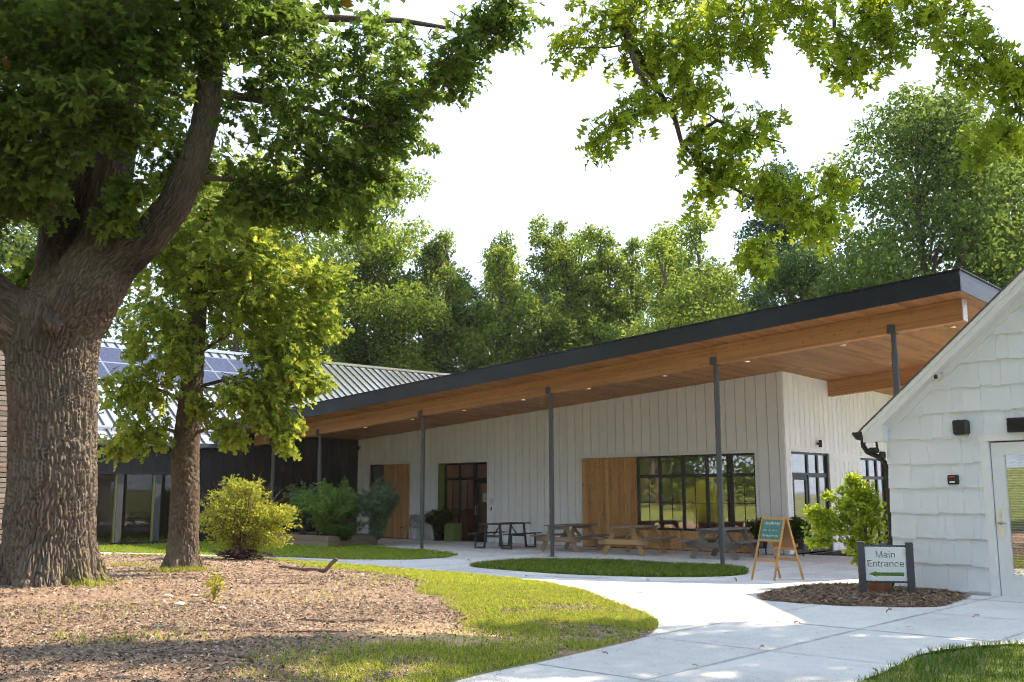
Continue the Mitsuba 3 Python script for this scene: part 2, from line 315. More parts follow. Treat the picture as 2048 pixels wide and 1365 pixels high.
def scatter(poly, n, rng, share=None):
    x0, y0, x1, y1 = poly.bounds; out = []; got = 0
    while got < n:
        p = rng.uniform([x0, y0], [x1, y1], (n * 2, 2)); p = p[shapely.contains_xy(poly, p[:, 0], p[:, 1])]
        if share is not None: p = p[rng.random(len(p)) < share(p[:, 0], p[:, 1])]
        out.append(p); got += len(p)
    return np.vstack(out)[:n]
def blades(p, z, h, w, rng, c0, c1, dry=.08, lean=.5):
    """one grass blade (two triangles, bent) at every point"""
    n = len(p); a = rng.uniform(0, 2 * PI, n); H = h * rng.uniform(.45, 1.25, n); W = w * rng.uniform(.6, 1.2, n)
    sd = np.stack([np.cos(a), np.sin(a), 0 * a], 1); b = a + PI / 2 + rng.normal(0, .4, n); L = lean * rng.uniform(.2, 1.3, n)
    fw = np.stack([np.cos(b), np.sin(b), 0 * a], 1)
    base = np.column_stack([p, z - .006])
    mid = base + fw * (H * L * .35)[:, None] + Z * (H * .6)[:, None]; tip = base + fw * (H * L)[:, None] + Z * H[:, None]
    hw = sd * (W / 2)[:, None]
    v = np.stack([base - hw, base + hw, mid + hw * .8, mid - hw * .8, tip], 1)
    f = np.array([[0, 1, 2], [0, 2, 3], [3, 2, 4]]); f = (f[None] + (np.arange(n) * 5)[:, None, None]).reshape(-1, 3)
    k = rng.random((n, 1)); c = np.asarray(c0) * (1 - k) + np.asarray(c1) * k
    dr_ = rng.random(n) < dry; c[dr_] = np.array([.42, .34, .15]) * rng.uniform(.7, 1.2, (dr_.sum(), 1))
    return v.reshape(-1, 3), f, np.repeat(c, 5, 0)
def grass(poly, zf, n, h, w, seed, label, share=None, c0=(.09, .16, .02), c1=(.26, .36, .06), dry=.08, lean=.6):
    rng = np.random.default_rng(seed); p = scatter(poly, n, rng, share)
    v, f, c = blades(p, zf(p[:, 0], p[:, 1]), h, w, rng, c0, c1, dry, lean)
    put('lawn_grass', (v, f), 'm_blade', kind='stuff', label=label, color=c)
front = sg.Polygon([(-4.5, 6.6), (3, 6.6), (3, 15), (-6, 15)])
back = sg.Polygon([(-10, 15), (3, 15), (3, 30), (-12, 30)])
grass(ISLV.intersection(front), zmound, 56000, .058, .0075, 1, 'sunlit patchy grass along the right edge of the mulch bed', lawn_share, c0=(.19, .28, .025), c1=(.56, .64, .09), dry=.24, lean=.9)
grass(ISLV.intersection(back), zmound, 34000, .055, .012, 2, 'thin sunlit grass between the mulch bed and the path', lawn_share, c0=(.26, .35, .025), c1=(.60, .68, .09), dry=.16, lean=.8)
grass(STRIP, zl, 28000, .088, .017, 3, 'even green grass of the almond-shaped strip', c0=(.06, .12, .015), c1=(.28, .38, .06), dry=.06, lean=.9)
UPV = UPL.intersection(sg.Polygon([(-16, 22), (0, 22), (0, 40), (-16, 40)]))
grass(UPV, zl, 40000, .07, .018, 4, 'mown grass between the path and the dark building', c0=(.22, .33, .03), c1=(.44, .56, .07), dry=.06)
grass(BRL.intersection(sg.box(1.5, 5.5, 8, 10)), zl, 22000, .065, .007, 6, 'shaded grass in the lower right corner, the shade put into dark blade colours', c0=(.055, .11, .015), c1=(.20, .29, .045), dry=.05, lean=.8)  # corner shade is painted into these darker blade colours

rngt = np.random.default_rng(9)
tuft = np.vstack([rngt.normal(c, s, (n, 2)) for c, s, n in [((-6.9, 20.95), (.42, .16), 700), ((-8.6, 22.6), (.35, .2), 260), ((-5.75, 14.0), (.16, .2), 160), ((-9.6, 26.6), (.6, .3), 300), ((-3.3, 9.1), (.5, .2), 120), ((-2.6, 12.6), (.5, .4), 90), ((-4.6, 11.2), (.9, .6), 90), ((-1.6, 15.5), (.6, .8), 140)]])
v, f, c = blades(tuft, zmound(tuft[:, 0], tuft[:, 1]), .11, .011, rngt, (.22, .30, .03), (.50, .55, .08), .15, .9)
put('grass_tufts', (v, f), 'm_blade', kind='stuff', label='thin grass tufts sprouting round the tree bases and in the mulch', color=c)
# loose litter on the mulch: chips, dead leaves
def chips(p, z, size, rng, cols, lift=.004, asp=(.15, .6)):
    n = len(p); a = rng.uniform(0, 2 * PI, n); L = size * rng.uniform(.4, 1.4, n); W = L * rng.uniform(*asp, n); tilt = rng.normal(0, .28, n); roll = rng.normal(0, .5, n)
    ux = np.stack([np.cos(a) * np.cos(tilt), np.sin(a) * np.cos(tilt), np.sin(tilt)], 1); uy = np.stack([-np.sin(a), np.cos(a), 0 * a], 1); uy = uy * np.cos(roll)[:, None] + np.cross(ux, uy) * np.sin(roll)[:, None]
    uz = np.cross(ux, uy); c = np.column_stack([p, z + lift + np.abs(np.sin(tilt)) * L * .4 + np.abs(np.sin(roll)) * W * .4])
    q = lambda i, j, k: c + ux * (i * L / 2)[:, None] + uy * (j * W / 2)[:, None] + uz * k * (W * .25)[:, None]
    v = np.stack([q(-1, 0, 0), q(-.2, -1, .6), q(-.1, 1, .6), q(1, .1, 0), q(0, 0, 1.2)], 1)
    f = np.array([[0, 1, 4], [1, 3, 4], [3, 2, 4], [2, 0, 4]]); f = (f[None] + (np.arange(n) * 5)[:, None, None]).reshape(-1, 3)
    cc = np.asarray(cols)[rng.integers(0, len(cols), n)] * rng.uniform(.6, 1.35, (n, 1))
    return v.reshape(-1, 3), f, np.repeat(np.clip(cc, 0, 1), 5, 0)
rng = np.random.default_rng(21)
LIT = [(.19, .14, .10), (.25, .19, .14), (.14, .10, .072), (.33, .27, .21), (.215, .145, .10), (.095, .068, .05), (.46, .40, .33), (.065, .05, .04)]
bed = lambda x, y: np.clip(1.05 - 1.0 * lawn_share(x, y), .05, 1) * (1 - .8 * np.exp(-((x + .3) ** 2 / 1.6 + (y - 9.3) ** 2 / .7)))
p1 = scatter(ISLV.intersection(sg.Polygon([(-4.6, 6.6), (3, 6.6), (3, 12), (-7, 12)])), 48000, rng, bed); p2 = scatter(ISLV.intersection(sg.Polygon([(-9, 12), (3, 12), (3, 19), (-11, 19)])), 26000, rng, bed); p3 = scatter(ISLV.intersection(sg.Polygon([(-10, 19), (3, 19), (3, 29), (-13, 29)])), 9000, rng, bed)
ms = [chips(p1, zmound(*p1.T), .036, rng, LIT), chips(p2, zmound(*p2.T), .046, rng, LIT), chips(p3, zmound(*p3.T), .065, rng, LIT)]
c = np.vstack([m[2] for m in ms]); put('bark_litter', cat([m[:2] for m in ms]), 'm_plain', kind='stuff', label='dry bark chips and dead leaves strewn over the mulch bed', color=c)
p = scatter(MUL.buffer(.05), 8500, rng); m = chips(p, np.where(shapely.contains_xy(MUL, p[:, 0], p[:, 1]), zmul(*p.T), gh(*p.T) + .003), .075, rng, [(.17, .11, .07), (.24, .16, .10), (.11, .07, .045), (.33, .24, .16)], .006, (.1, .3))
put('bark_litter', m[:2], 'm_plain', kind='stuff', label='shredded bark of the mound around the entrance sign', color=m[2])

rng = np.random.default_rng(22); ring = pave.intersection(unary_union([ISL.exterior.buffer(.22), STRIP.exterior.buffer(.12), MUL.exterior.buffer(.25)])).intersection(sg.box(-8, 6, 6, 28))
pp = []
for g_ in getattr(ring, 'geoms', [ring]):
    if g_.area > .05: pp.append(scatter(g_, int(g_.area * 55) + 1, rng))
p = np.vstack(pp); m = chips(p, gh(*p.T) + .002, .022, rng, [(.14, .09, .06), (.24, .17, .1), (.1, .1, .04)], .003)
put('bark_litter', m[:2], 'm_plain', kind='stuff', label='crumbs of bark and grass blown onto the edges of the paving', color=m[2])

# ------------------------------------------------------------------ the long white building with the shed roof
def soff(s, t): return 4.98 + .065 * (np.asarray(s, float) + 13) - .02 * (np.asarray(t, float) - 24)
VB = thing('visitor_building', 'long white board-clad building under a rising shed roof with timber soffit and slim posts', 'building')
WHITE = (.83, .85, .88); TRIM = (.77, .79, .82); BRZ = (.018, .017, .017); GREEN = (.14, .20, .035)
FRONT = (U, Z, NN); SIDE = (NN, Z, U)
OPN = [(-30.61, -28.25, -.01, 2.77), (-26.71, -24.23, -.01, 2.74), (-20.05, -13.9, -.01, 2.75)]
SOP = [(25.3, 27.62, -.01, 2.77), (29.75, 31.7, -.01, 2.70)]
S0, S1, TW, TB = -31.35, -12.987, 25.0, 35.0
prof = sg.Polygon([(S0, 0), (S1, 0), (S1, soff(S1, TW)), (S0, soff(S0, TW))])
wallF = prof.difference(unary_union([rect(*o) for o in OPN]))
profS = sg.Polygon([(TW, 0), (TB, 0), (TB, soff(S1, TB)), (TW, soff(S1, TW))])
wallS = profS.difference(unary_union([rect(*o) for o in SOP]))
w1 = extrude(wallF, TW, TW + .2, FRONT); WF = put('wall', w1, 'm_paint', VB, color=vcol(w1, (.42, .42, .43)))  # grey backing behind white boards; joint shade is put into its colour
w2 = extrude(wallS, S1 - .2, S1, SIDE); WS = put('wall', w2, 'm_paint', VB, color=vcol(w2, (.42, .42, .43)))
w3 = cat([box([S0, TB, 0], [S1, TB + .2, 3.7], MB), box([S0 + .003, TW + .2, 0], [S0 + .2, TB, 3.6], MB)]); putc('wall', w3, WHITE, 'm_paint', VB)
rb = np.random.default_rng(31)
def boards(poly, x0, x1, w, gap, d0, d1, ax, parent, c, jit, tops):
    x = x0
    while x < x1 - .02:
        e = min(x + w, x1)
        g = rect(x + gap / 2, e - gap / 2, 0.012, 9).intersection(poly)
        if not g.is_empty and g.area > .01:
            m = extrude(g, d0, d1, ax); putc('board', m, c, 'm_paint', parent, jit)
        x = e
trimF = unary_union([rect(a - .10, b + .10, c, d + .10) for a, b, c, d in OPN]); trimS = unary_union([rect(a - .09, b + .09, c, d + .09) for a, b, c, d in SOP])
boards(sg.Polygon([(S0, 0), (S1 + .02, 0), (S1 + .02, soff(S1, TW) - .012), (S0, soff(S0, TW) - .012)]).difference(trimF), S0, S1 + .02, .325, .026, TW - .022, TW - .001, FRONT, WF, WHITE, .05, None)
boards(sg.Polygon([(TW + .001, 0), (TB, 0), (TB, soff(S1, TB) - .012), (TW + .001, soff(S1, TW) - .012)]).difference(trimS), TW + .001, TB, .30, .026, S1 + .001, S1 + .022, SIDE, WS, WHITE, .05, None)
def frame_trim(o, ax, d0, d1, parent, w=.10):
    a, b, c, d = o
    m = cat([extrude(rect(a - w, a, 0, d + w), d0, d1, ax), extrude(rect(b, b + w, 0, d + w), d0, d1, ax), extrude(rect(a, b, d, d + w), d0, d1, ax)])
    putc('trim', m, TRIM, 'm_satin', parent)
for o in OPN: frame_trim(o, FRONT, TW - .026, TW - .0005, WF)
for o in SOP: frame_trim(o, SIDE, S1 + .0005, S1 + .026, WS, .09)
m = extrude(rect(27.75, 29.62, 2.56, 2.78), S1 + .023, S1 + .03, SIDE); putc('trim', m, (.8, .81, .82), 'm_satin', WS)
# roof, fascia, soffit planks
front_t = lambda s: 19.3 + .25 * (np.asarray(s) + 31.9) / 25.6
RS0, RS1, RT1 = -32.3, -6.35, 37.5
def slabm(ss, tt, lo, hi):
    """four corners (s, t) with heights above the soffit plane"""
    c = np.array([[s, t, soff(s, t) + lo] for s, t in zip(ss, tt)] + [[s, t, soff(s, t) + hi] for s, t in zip(ss, tt)])
    f = np.array([[0, 2, 1], [0, 3, 2], [4, 5, 6], [4, 6, 7], [0, 1, 5], [0, 5, 4], [1, 2, 6], [1, 6, 5], [2, 3, 7], [2, 7, 6], [3, 0, 4], [3, 4, 7]])
    return c @ MB.T, f
RF = put('roof', slabm([RS0, RS1, RS1, RS0], [front_t(RS0) + .03, front_t(RS1) + .03, RT1, RT1], .03, .34), 'm_fascia', VB)
FH = .37
put('fascia', slabm([RS0, RS1, RS1, RS0], [front_t(RS0), front_t(RS1), front_t(RS1) + .03, front_t(RS0) + .03], -.035, FH), 'm_fascia', RF)
put('fascia', slabm([RS1 - .03, RS1 + .003, RS1 + .003, RS1 - .03], [front_t(RS1) + .031, front_t(RS1) + .031, RT1, RT1], -.035, FH - .002), 'm_fascia', RF)
put('drip_edge', slabm([RS0, RS1 + .03, RS1 + .03, RS0], [front_t(RS0) - .035, front_t(RS1) - .035, front_t(RS1) + .10, front_t(RS0) + .10], FH + .001, FH + .022), 'm_fascia', RF)
put('drip_edge', slabm([RS1 - .1, RS1 + .035, RS1 + .035, RS1 - .1], [front_t(RS1) + .102, front_t(RS1) + .102, RT1, RT1], FH + .001, FH + .020), 'm_fascia', RF)
s = RS1 - .035; n = 0
while s > RS0 + .1:
    a = s - .14; t0 = float(front_t(s)) + .032
    parts = [(t0, RT1 - 3)] if a < S1 else [(t0, RT1 - 3)]
    for b, e in parts: put('soffit_plank', slabm([a + .003, s - .003, s - .003, a + .003], [b, b, e, e], 0.0, .022), 'm_soffit', RF)
    s = a
# glulam beams
def glu(s0, s1, t0, t1, h):
    c = np.array([[s, t, soff(s, t1) - z] for s, t, z in [(s0, t0, h), (s1, t0, h), (s1, t1, h), (s0, t1, h), (s0, t0, .003), (s1, t0, .003), (s1, t1, .003), (s0, t1, .003)]])
    return c @ MB.T, np.array([[0, 2, 1], [0, 3, 2], [4, 5, 6], [4, 6, 7], [0, 1, 5], [0, 5, 4], [1, 2, 6], [1, 6, 5], [2, 3, 7], [2, 7, 6], [3, 0, 4], [3, 4, 7]])
COLS = [-30.5, -27.765, -22.593, -17.472, -12.327, -8.064]
edges = [-31.6, -22.60, -12.33, -6.62]
for a, b in zip(edges[:-1], edges[1:]): put('beam', glu(a + .002, b - .002, 20.38, 20.60, .44), 'm_glulam', VB)
m = cat([glu(-6.618, -6.60, 20.37, 20.61, .44)]); putc('beam_cap', m, (.7, .7, .7), 'm_satin', VB)
put('beam', glu(-12.96, -6.62, 27.75, 27.97, .46), 'm_glulam', VB)
# posts
for s in COLS:
    zt = float(soff(s, 20.49)) - .44; g = float(gh(*(MB @ np.array([s, 20.49, 0]))[:2])); o = MB @ np.array([s, 20.49, 0])
    P = put('post', lathe([(0, g), (.052, g), (.052, zt), (0, zt)], 20, [o[0], o[1], 0]), 'm_post', VB, smooth=40)
    put('sleeve', lathe([(.052, .42), (.070, .42), (.070, .435), (.066, .44), (.066, zt - .38), (.052, zt - .375)], 22, [o[0], o[1], 0]), 'm_post', P, smooth=40)
    put('bracket', cat([cbox([s - .09, 20.36, zt - .012], [s + .09, 20.62, zt - .001], .003, MB), cbox([s - .085, 20.355, zt], [s + .085, 20.376, zt + .17], .003, MB), cbox([s - .085, 20.604, zt], [s + .085, 20.625, zt + .17], .003, MB)]), 'm_post', P)
    put('base_plate', cbox([s - .09, 20.40, g + .002], [s + .09, 20.58, g + .016], .003, MB), 'm_post', P)
# recessed lights in the soffit
for s, t in [(-28.24, 22.8), (-25.7, 22.8), (-23.2, 22.82), (-20.6, 22.84), (-18.05, 22.86), (-15.4, 22.9), (-12.85, 22.93), (-10.29, 23.0), (-7.73, 23.1), (-10.5, 26.5), (-7.9, 26.5)]:
    o = MB @ np.array([s, t, float(soff(s, t)) - .006])
    v, f = lathe([(.0, 0), (.062, 0), (.062, .006)], 20); v = v * [1, 1, 1] + o
    k = fresh(VB + '__recessed_light'); scene[k] = mikit.ply((v, f[:, ::-1]), 'm_lamp_lens', emitter={'type': 'area', 'radiance': {'type': 'rgb', 'value': [2.6, 2.4, 2.1]}})
    put('rim', lathe([(.063, .003), (.063, -.003), (.08, -.003), (.08, .004)], 20, o), 'm_chrome', k, smooth=40)
# openings
def win(parent, name, ax, d, a, b, z0, z1, xs, zs, fw=.06, dep=.07, mid=None, muntin=True, low=None, glass='m_glass', inset=0):
    """window: outer frame, mullions at xs, transoms at zs, panes; d = plane of the outer frame face, growing inwards along ax[2]"""
    W = fresh(parent + '__' + name); xs = [a] + list(xs) + [b]; sgn = 1 if dep > 0 else -1
    d0, d1 = sorted([d, d + dep])
    bars = [extrude(rect(a, a + fw, z0, z1), d0, d1, ax), extrude(rect(b - fw, b, z0, z1), d0, d1, ax), extrude(rect(a + fw, b - fw, z1 - fw, z1), d0, d1, ax), extrude(rect(a + fw, b - fw, z0, z0 + fw), d0, d1, ax)]
    e0, e1 = sorted([d + .004 * sgn, d + dep - .004 * sgn])
    for x in xs[1:-1]: bars.append(extrude(rect(x - fw * .75, x + fw * .75, z0 + fw, z1 - fw), e0, e1, ax))
    h0, h1 = sorted([d + .008 * sgn, d + dep - .008 * sgn])
    for z in zs: bars.append(extrude(rect(a + fw, b - fw, z - fw * .8, z + fw * .8), h0, h1, ax))
    scene[W] = mikit.ply(cat(bars), 'm_satin', color=vcol(cat(bars), BRZ))
    zz = [z0] + list(zs) + [z1]; q = d + dep * .55
    for i in range(len(xs) - 1):
        for j in range(len(zz) - 1):
            x0_, x1_, y0_, y1_ = xs[i] + fw * .7, xs[i + 1] - fw * .7, zz[j] + fw * .75, zz[j + 1] - fw * .75
            tl = rb.normal(0, .0025, 2)
            c = [(x0_, y0_), (x1_, y0_), (x1_, y1_), (x0_, y1_)]
            v = np.array([x * ax[0] + y * ax[1] + (q + tl[0] * (x - x0_) + tl[1] * (y - y0_)) * ax[2] for x, y in c])
            put('pane', (v, np.array([[0, 1, 2], [0, 2, 3]])), glass, W)
            if muntin and j == 0 and len(zz) > 2:
                mx, my = (x0_ + x1_) / 2, (y0_ + y1_) / 2 if mid is None else mid; m0, m1 = sorted([q - .012 * sgn, q - .004 * sgn])
                m = cat([extrude(rect(mx - .009, mx + .009, y0_, y1_), m0, m1, ax), extrude(rect(x0_, x1_, my - .009, my + .009), m0 - .0015, m1 - .0015, ax)])
                putc('muntin', m, BRZ, 'm_satin', W)
    return W
def cladding(a, b, z0, z1, w, splits=()):
    C = fresh(VB + '__cladding'); m = extrude(rect(a, b, max(z0, .0), z1), TW + .03, TW + .05, FRONT); scene[C] = mikit.ply(m, 'm_black')
    n = round((b - a) / w); w = (b - a) / n
    for i in range(n):
        zc = [z0] + [z for z in splits] + [z1]
        for j in range(len(zc) - 1):
            put('timber_board', cbox([a + i * w + .0025, TW + .006 + rb.uniform(0, .003), max(zc[j], .015) + .001], [a + (i + 1) * w - .0025, TW + .03, zc[j + 1] - .001], .004, MB), 'm_cedar', C)
win(VB, 'window', FRONT, TW + .03, -30.61, -29.81, .02, 2.77, [], [2.12])
cladding(-29.80, -28.25, 0, 2.77, .118, (1.62,))
cladding(-20.05, -17.93, 0, 2.75, .118)
cladding(-17.92, -13.9, 0, .565, .118)
win(VB, 'window', FRONT, TW + .02, -17.92, -13.9, .57, 2.75, [-17.1, -16.29, -15.48, -14.69], [2.15], mid=1.36)
# recessed entrance
E = fresh(VB + '__entrance_recess'); m = cat([box([-26.79, TW + .201, 0], [-26.712, TW + .40, 2.74], MB), box([-26.708, TW - .02, 0.0], [-26.690, TW + .30, 2.735], MB)])
scene[E] = mikit.ply(m, 'm_satin', color=vcol(m, GREEN))
putc('reveal', cat([box([-24.228, TW + .201, 0], [-24.15, TW + .40, 2.74], MB), box([-26.70, TW + .02, 2.742], [-24.15, TW + .4, 2.80], MB)]), WHITE, 'm_paint', E)
W = win(VB, 'window', FRONT, TW + .30, -26.69, -25.16, .02, 2.735, [-25.93], [2.18], mid=1.1)
W = win(VB, 'window', FRONT, TW + .302, -25.158, -24.235, 2.14, 2.735, [], [], muntin=False)
D = fresh(VB + '__door'); bars = cat([extrude(rect(a, b, c, d), TW + .31, TW + .36, FRONT) for a, b, c, d in [(-25.15, -24.99, .02, 2.13), (-24.40, -24.24, .02, 2.13), (-24.99, -24.40, 2.0, 2.13), (-24.99, -24.40, .02, .24)]])
scene[D] = mikit.ply(bars, 'm_satin', color=vcol(bars, (.012, .012, .013)))
def quad(ax, d, a, b, c, e): return np.array([x * ax[0] + y * ax[1] + d * ax[2] for x, y in [(a, c), (b, c), (b, e), (a, e)]]), np.array([[0, 1, 2], [0, 2, 3]])
put('pane', quad(FRONT, TW + .335, -24.99, -24.40, .24, 2.0), 'm_glass', D)
hx = MB @ np.array([-25.07, TW + .30, 0])
put('handle', tube([MB @ np.array(q) for q in [(-25.07, TW + .31, .92), (-25.07, TW + .27, .93), (-25.07, TW + .255, .99), (-25.07, TW + .255, 1.15), (-25.07, TW + .27, 1.21), (-25.07, TW + .31, 1.22)]], .012, 8), 'm_chrome', D, smooth=True)
putc('threshold', box([-26.68, TW + .02, .003], [-24.24, TW + .42, .018], MB), (.05, .05, .05), 'm_satin', VB)
put('door', cat([extrude(rect(a, b, c, d), S1 - .10, S1 - .05, SIDE) for a, b, c, d in [(25.42, 25.55, .02, 2.13), (26.22, 26.35, .02, 2.13), (25.55, 26.22, 2.0, 2.13), (25.55, 26.22, .02, .24)]]), 'm_black', VB)
D2 = VB + '__door_001'
put('pane', quad(SIDE, S1 - .075, 25.55, 26.22, .24, 2.0), 'm_glass', D2)
put('handle', tube([MB @ np.array(q) for q in [(S1 - .05, 26.28, .95), (S1 - .0, 26.28, .97), (S1 - .0, 26.28, 1.2), (S1 - .05, 26.28, 1.22)]], .012, 8), 'm_chrome', D2, smooth=True)
ax2 = (NN, Z, -U)
win(VB, 'window', ax2, -(S1 - .035), 25.3, 27.62, 2.14, 2.77, [26.38, 27.0], [], muntin=False)
win(VB, 'window', ax2, -(S1 - .035), 26.36, 27.62, .02, 2.138, [27.0], [], muntin=False)
putc('post_trim', extrude(rect(25.3, 25.415, .02, 2.138), S1 - .10, S1 - .04, SIDE), BRZ, 'm_satin', VB)
win(VB, 'window', ax2, -(S1 - .035), 29.75, 31.7, .02, 2.70, [30.45, 31.1], [2.1], muntin=False)
# rooms behind the glass
inn = cat([box([-31.1, TW + .21, .0], [-13.2, 34.9, .012], MB), box([-31.1, 34.7, .013], [-13.2, 34.75, 3.6], MB), box([-31.1, TW + .22, 3.2], [-13.2, 34.69, 3.24], MB),
           box([-27.9, TW + .8, .013], [-27.8, 34.6, 3.19], MB), box([-21.2, TW + .21, .013], [-21.1, 34.6, 3.19], MB), box([-27.79, 29.2, .013], [-21.21, 29.3, 3.19], MB)])
putc('interior', inn, (.30, .17, .095), 'm_plain', VB)
# ------------------------------------------------------------------ dark building with the metal roof
DB = thing('dark_building', 'black vertical-board building with a standing-seam metal roof and solar panels', 'building')
def dk(k0, k1, w0, w1, z0, z1): return box([k0, w0, z0], [k1, w1, z1], MD, CORN)
FD = (D1, Z, N1)
DBLK = (.016, .017, .020)
zE, wR, zR = 3.52, 6.5, 7.72; sl = (zR - 3.55) / wR
wl = extrude(sg.Polygon([(-16.5, 0), (-.02, 0), (-.02, 3.98), (-5.85, 3.98), (-5.85, zE), (-16.5, zE)]).difference(rect(-14.6, -6.9, .1, 2.32)), 0.0, .2, FD, CORN)
DW = put('wall', wl, 'm_paint', DB, color=vcol(wl, DBLK))
x = -16.0
while x < -.1:
    e = x + .41
    z0 = 2.42 if (x > -14.9 and e < -6.5) else .08
    zt_ = 3.9 if x > -5.84 else zE - .02
    putc('board', cat([dk(x + .006, min(e, -.03) - .006, -.018, -.001, z0, zt_), dk(x - .02, x + .02, -.042, -.0185, z0, zt_)]), DBLK, 'm_paint', DW, .3)
    x = e
putc('trim', dk(-14.7, -6.85, -.06, -.001, 2.325, 2.415), (.02, .021, .024), 'm_satin', DW)
for i, k in enumerate(np.arange(-14.6, -6.8, 1.285)):
    if k > -14.5: put('mullion', dk(k - .03, k + .17, -.05, .12, .1, 2.32), 'm_post', DB); putc('mullion_edge', dk(k - .075, k - .032, -.02, .10, .1, 2.32), (.22, .25, .12), 'm_satin', DB)
    if k < -7: put('pane', quad(FD, .07, k + .17, k + 1.21, .1, 2.32), 'm_glass_clear', DB); v = scene
for kk in [q for q in scene if q.startswith(DB + '__pane')]:
    fn = scene[kk]['filename']; vv, ff = meshkit.WRITTEN[fn][:2]; scene[kk] = mikit.ply((vv + CORN, ff), 'm_glass_clear')
putc('interior', cat([dk(-16.4, -.3, .2, 6, 0, .02), dk(-16.4, -.3, 5.8, 5.9, .02, 3.4), dk(-16.4, -.3, .2, 5.8, 3.0, 3.05), dk(-16.5, -16.4, .2, 6.4, .0, 3.4)]), (.10, .085, .07), 'm_plain', DB)
rp = lambda k, w, h: CORN + D1 * k + N1 * w + Z * (3.55 + sl * w + h)
def roofslab(k0, k1, w0, w1, h0, h1):
    c = np.array([rp(k, w, h) for h in (h0, h1) for k, w in [(k0, w0), (k1, w0), (k1, w1), (k0, w1)]])
    return c, np.array([[0, 2, 1], [0, 3, 2], [4, 5, 6], [4, 6, 7], [0, 1, 5], [0, 5, 4], [1, 2, 6], [1, 6, 5], [2, 3, 7], [2, 7, 6], [3, 0, 4], [3, 4, 7]])
DR = put('roof', cat([roofslab(-16.6, -5.86, -.30, wR, -.14, -.012), roofslab(-5.859, 15, .21, wR, -.14, -.012), (lambda c: (c, np.array([[0, 1, 2], [0, 2, 3]])))(np.array([rp(-16.6, wR, -.02), rp(15, wR, -.02), CORN + D1 * 15 + N1 * 14 + Z * 3.2, CORN - D1 * 16.6 + N1 * 14 + Z * 3.2]))]), 'm_fascia', DB)
k = -16.2
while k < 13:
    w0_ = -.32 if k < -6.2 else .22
    put('roof_pan', roofslab(k + .020, k + .380, w0_, wR - .02, -.010, 0.0), 'm_roof_metal', DR); put('seam', roofslab(k - .019, k + .019, w0_, wR - .02, -.010, .06), 'm_fascia', DR); k += .4  # same dark metal throughout: pale pans hold sky reflection, dark seams hold shade
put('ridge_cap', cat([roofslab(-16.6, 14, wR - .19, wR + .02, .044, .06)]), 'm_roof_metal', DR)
put('gutter', cat([dk(-16.6, -5.9, -.42, -.32, 3.26, 3.40)]), 'm_post', DB)
put('snow_rail', roofslab(-16, -3, .34, .44, .05, .11), 'm_chrome', DB)
for j, (w0, w1) in enumerate([(4.56, 5.70), (3.40, 4.54)]):
    for i in range(13):
        k1 = 1.62 - i * 1.13
        if j == 1 and i < 3: continue
        S = put('solar_panel', roofslab(k1 - 1.10, k1, w0, w1, .09, .13), 'm_solar', DB)
        put('frame', cat([roofslab(k1 - 1.11, k1 - 1.08, w0 - .01, w1 + .01, .085, .136), roofslab(k1 - .02, k1 + .01, w0 - .01, w1 + .01, .085, .136), roofslab(k1 - 1.08, k1 - .02, w0 - .01, w0 + .02, .085, .136), roofslab(k1 - 1.08, k1 - .02, w1 - .02, w1 + .01, .085, .136)]), 'm_chrome', S)
        gl = cat([roofslab(k1 - 1.08 + q * 1.06 / 6 - .004, k1 - 1.08 + q * 1.06 / 6 + .004, w0 + .021, w1 - .021, .13, .1315) for q in range(1, 6)] + [roofslab(k1 - 1.079, k1 - .021, w0 + q * (w1 - w0) / 7 - .004, w0 + q * (w1 - w0) / 7 + .004, .13, .1325) for q in range(1, 7)])
        putc('cell_grid', gl, (.07, .08, .13), 'm_satin', S)
# weathered slat wall of the outbuilding at the far left
SB = thing('slatted_outbuilding', 'weathered grey-brown outbuilding clad in horizontal slats behind the big oak', 'building')
o = CORN + D1 * -19.6 + N1 * -.9
put('wall', box([3.0, .03, 0], [6.5, .8, 7.4], MD, o), 'm_black', SB)
rs = np.random.default_rng(8)
for i in range(48):
    z = .05 + i * .152; c = np.array([.26, .23, .20]) * rs.uniform(.65, 1.3) * (1 if rs.random() > .15 else np.array([1.08, .95, .9]))
    putc('slat', cbox([3.0 + rs.uniform(0, .05), -.03 - rs.uniform(0, .012), z], [6.52, .028, z + .125], .006, MD, o), c, 'm_wood', SB + '__wall')
# ------------------------------------------------------------------ shingled cottage on the right
CT = thing('shingled_cottage', 'white shingle-sided cottage with a steep gable and glazed door at the right', 'building')
SH = (.69, .715, .745); TC = 13.778
FC = (UC, Z, NC); RAKE = .8136; ez = lambda s: 2.55 + RAKE * (s + 7.61)
SR = -4.2; top = lambda s: np.where(np.asarray(s) < SR, 2.55 + RAKE * (np.asarray(s) + 7.61), 2.55 + RAKE * (2 * SR + 7.61 - np.asarray(s)))
sR2 = 2 * SR + 7.32
gable = sg.Polygon([(-7.32, 0.1), (sR2, 0.1), (sR2, 2.72), (SR, float(top(SR)) - .07), (-7.32, 2.72)])
DOOR = (-5.87, -4.93, .28, 2.31)
face = gable.difference(rect(DOOR[0] - .02, DOOR[1] + .02, 0, DOOR[3] + .02))
w = extrude(face, TC, TC + .15, FC); CW = put('wall', w, 'm_shingle', CT, color=vcol(w, SH))
w = cat([box([-7.32, TC + .151, .1], [-7.17, 23, 2.70], MC), box([sR2 - .15, TC + .151, .1], [sR2, 23, 2.70], MC), extrude(gable, 22.9, 23.04, FC)])
putc('wall', w, SH, 'm_shingle', CT)
cz = [.30] + [.335 + .345 * i for i in range(0, 15)]
rs = np.random.default_rng(17)
clad = gable.difference(rect(DOOR[0] - .13, DOOR[1] + .13, 0, DOOR[3] + .12)); shingles = []
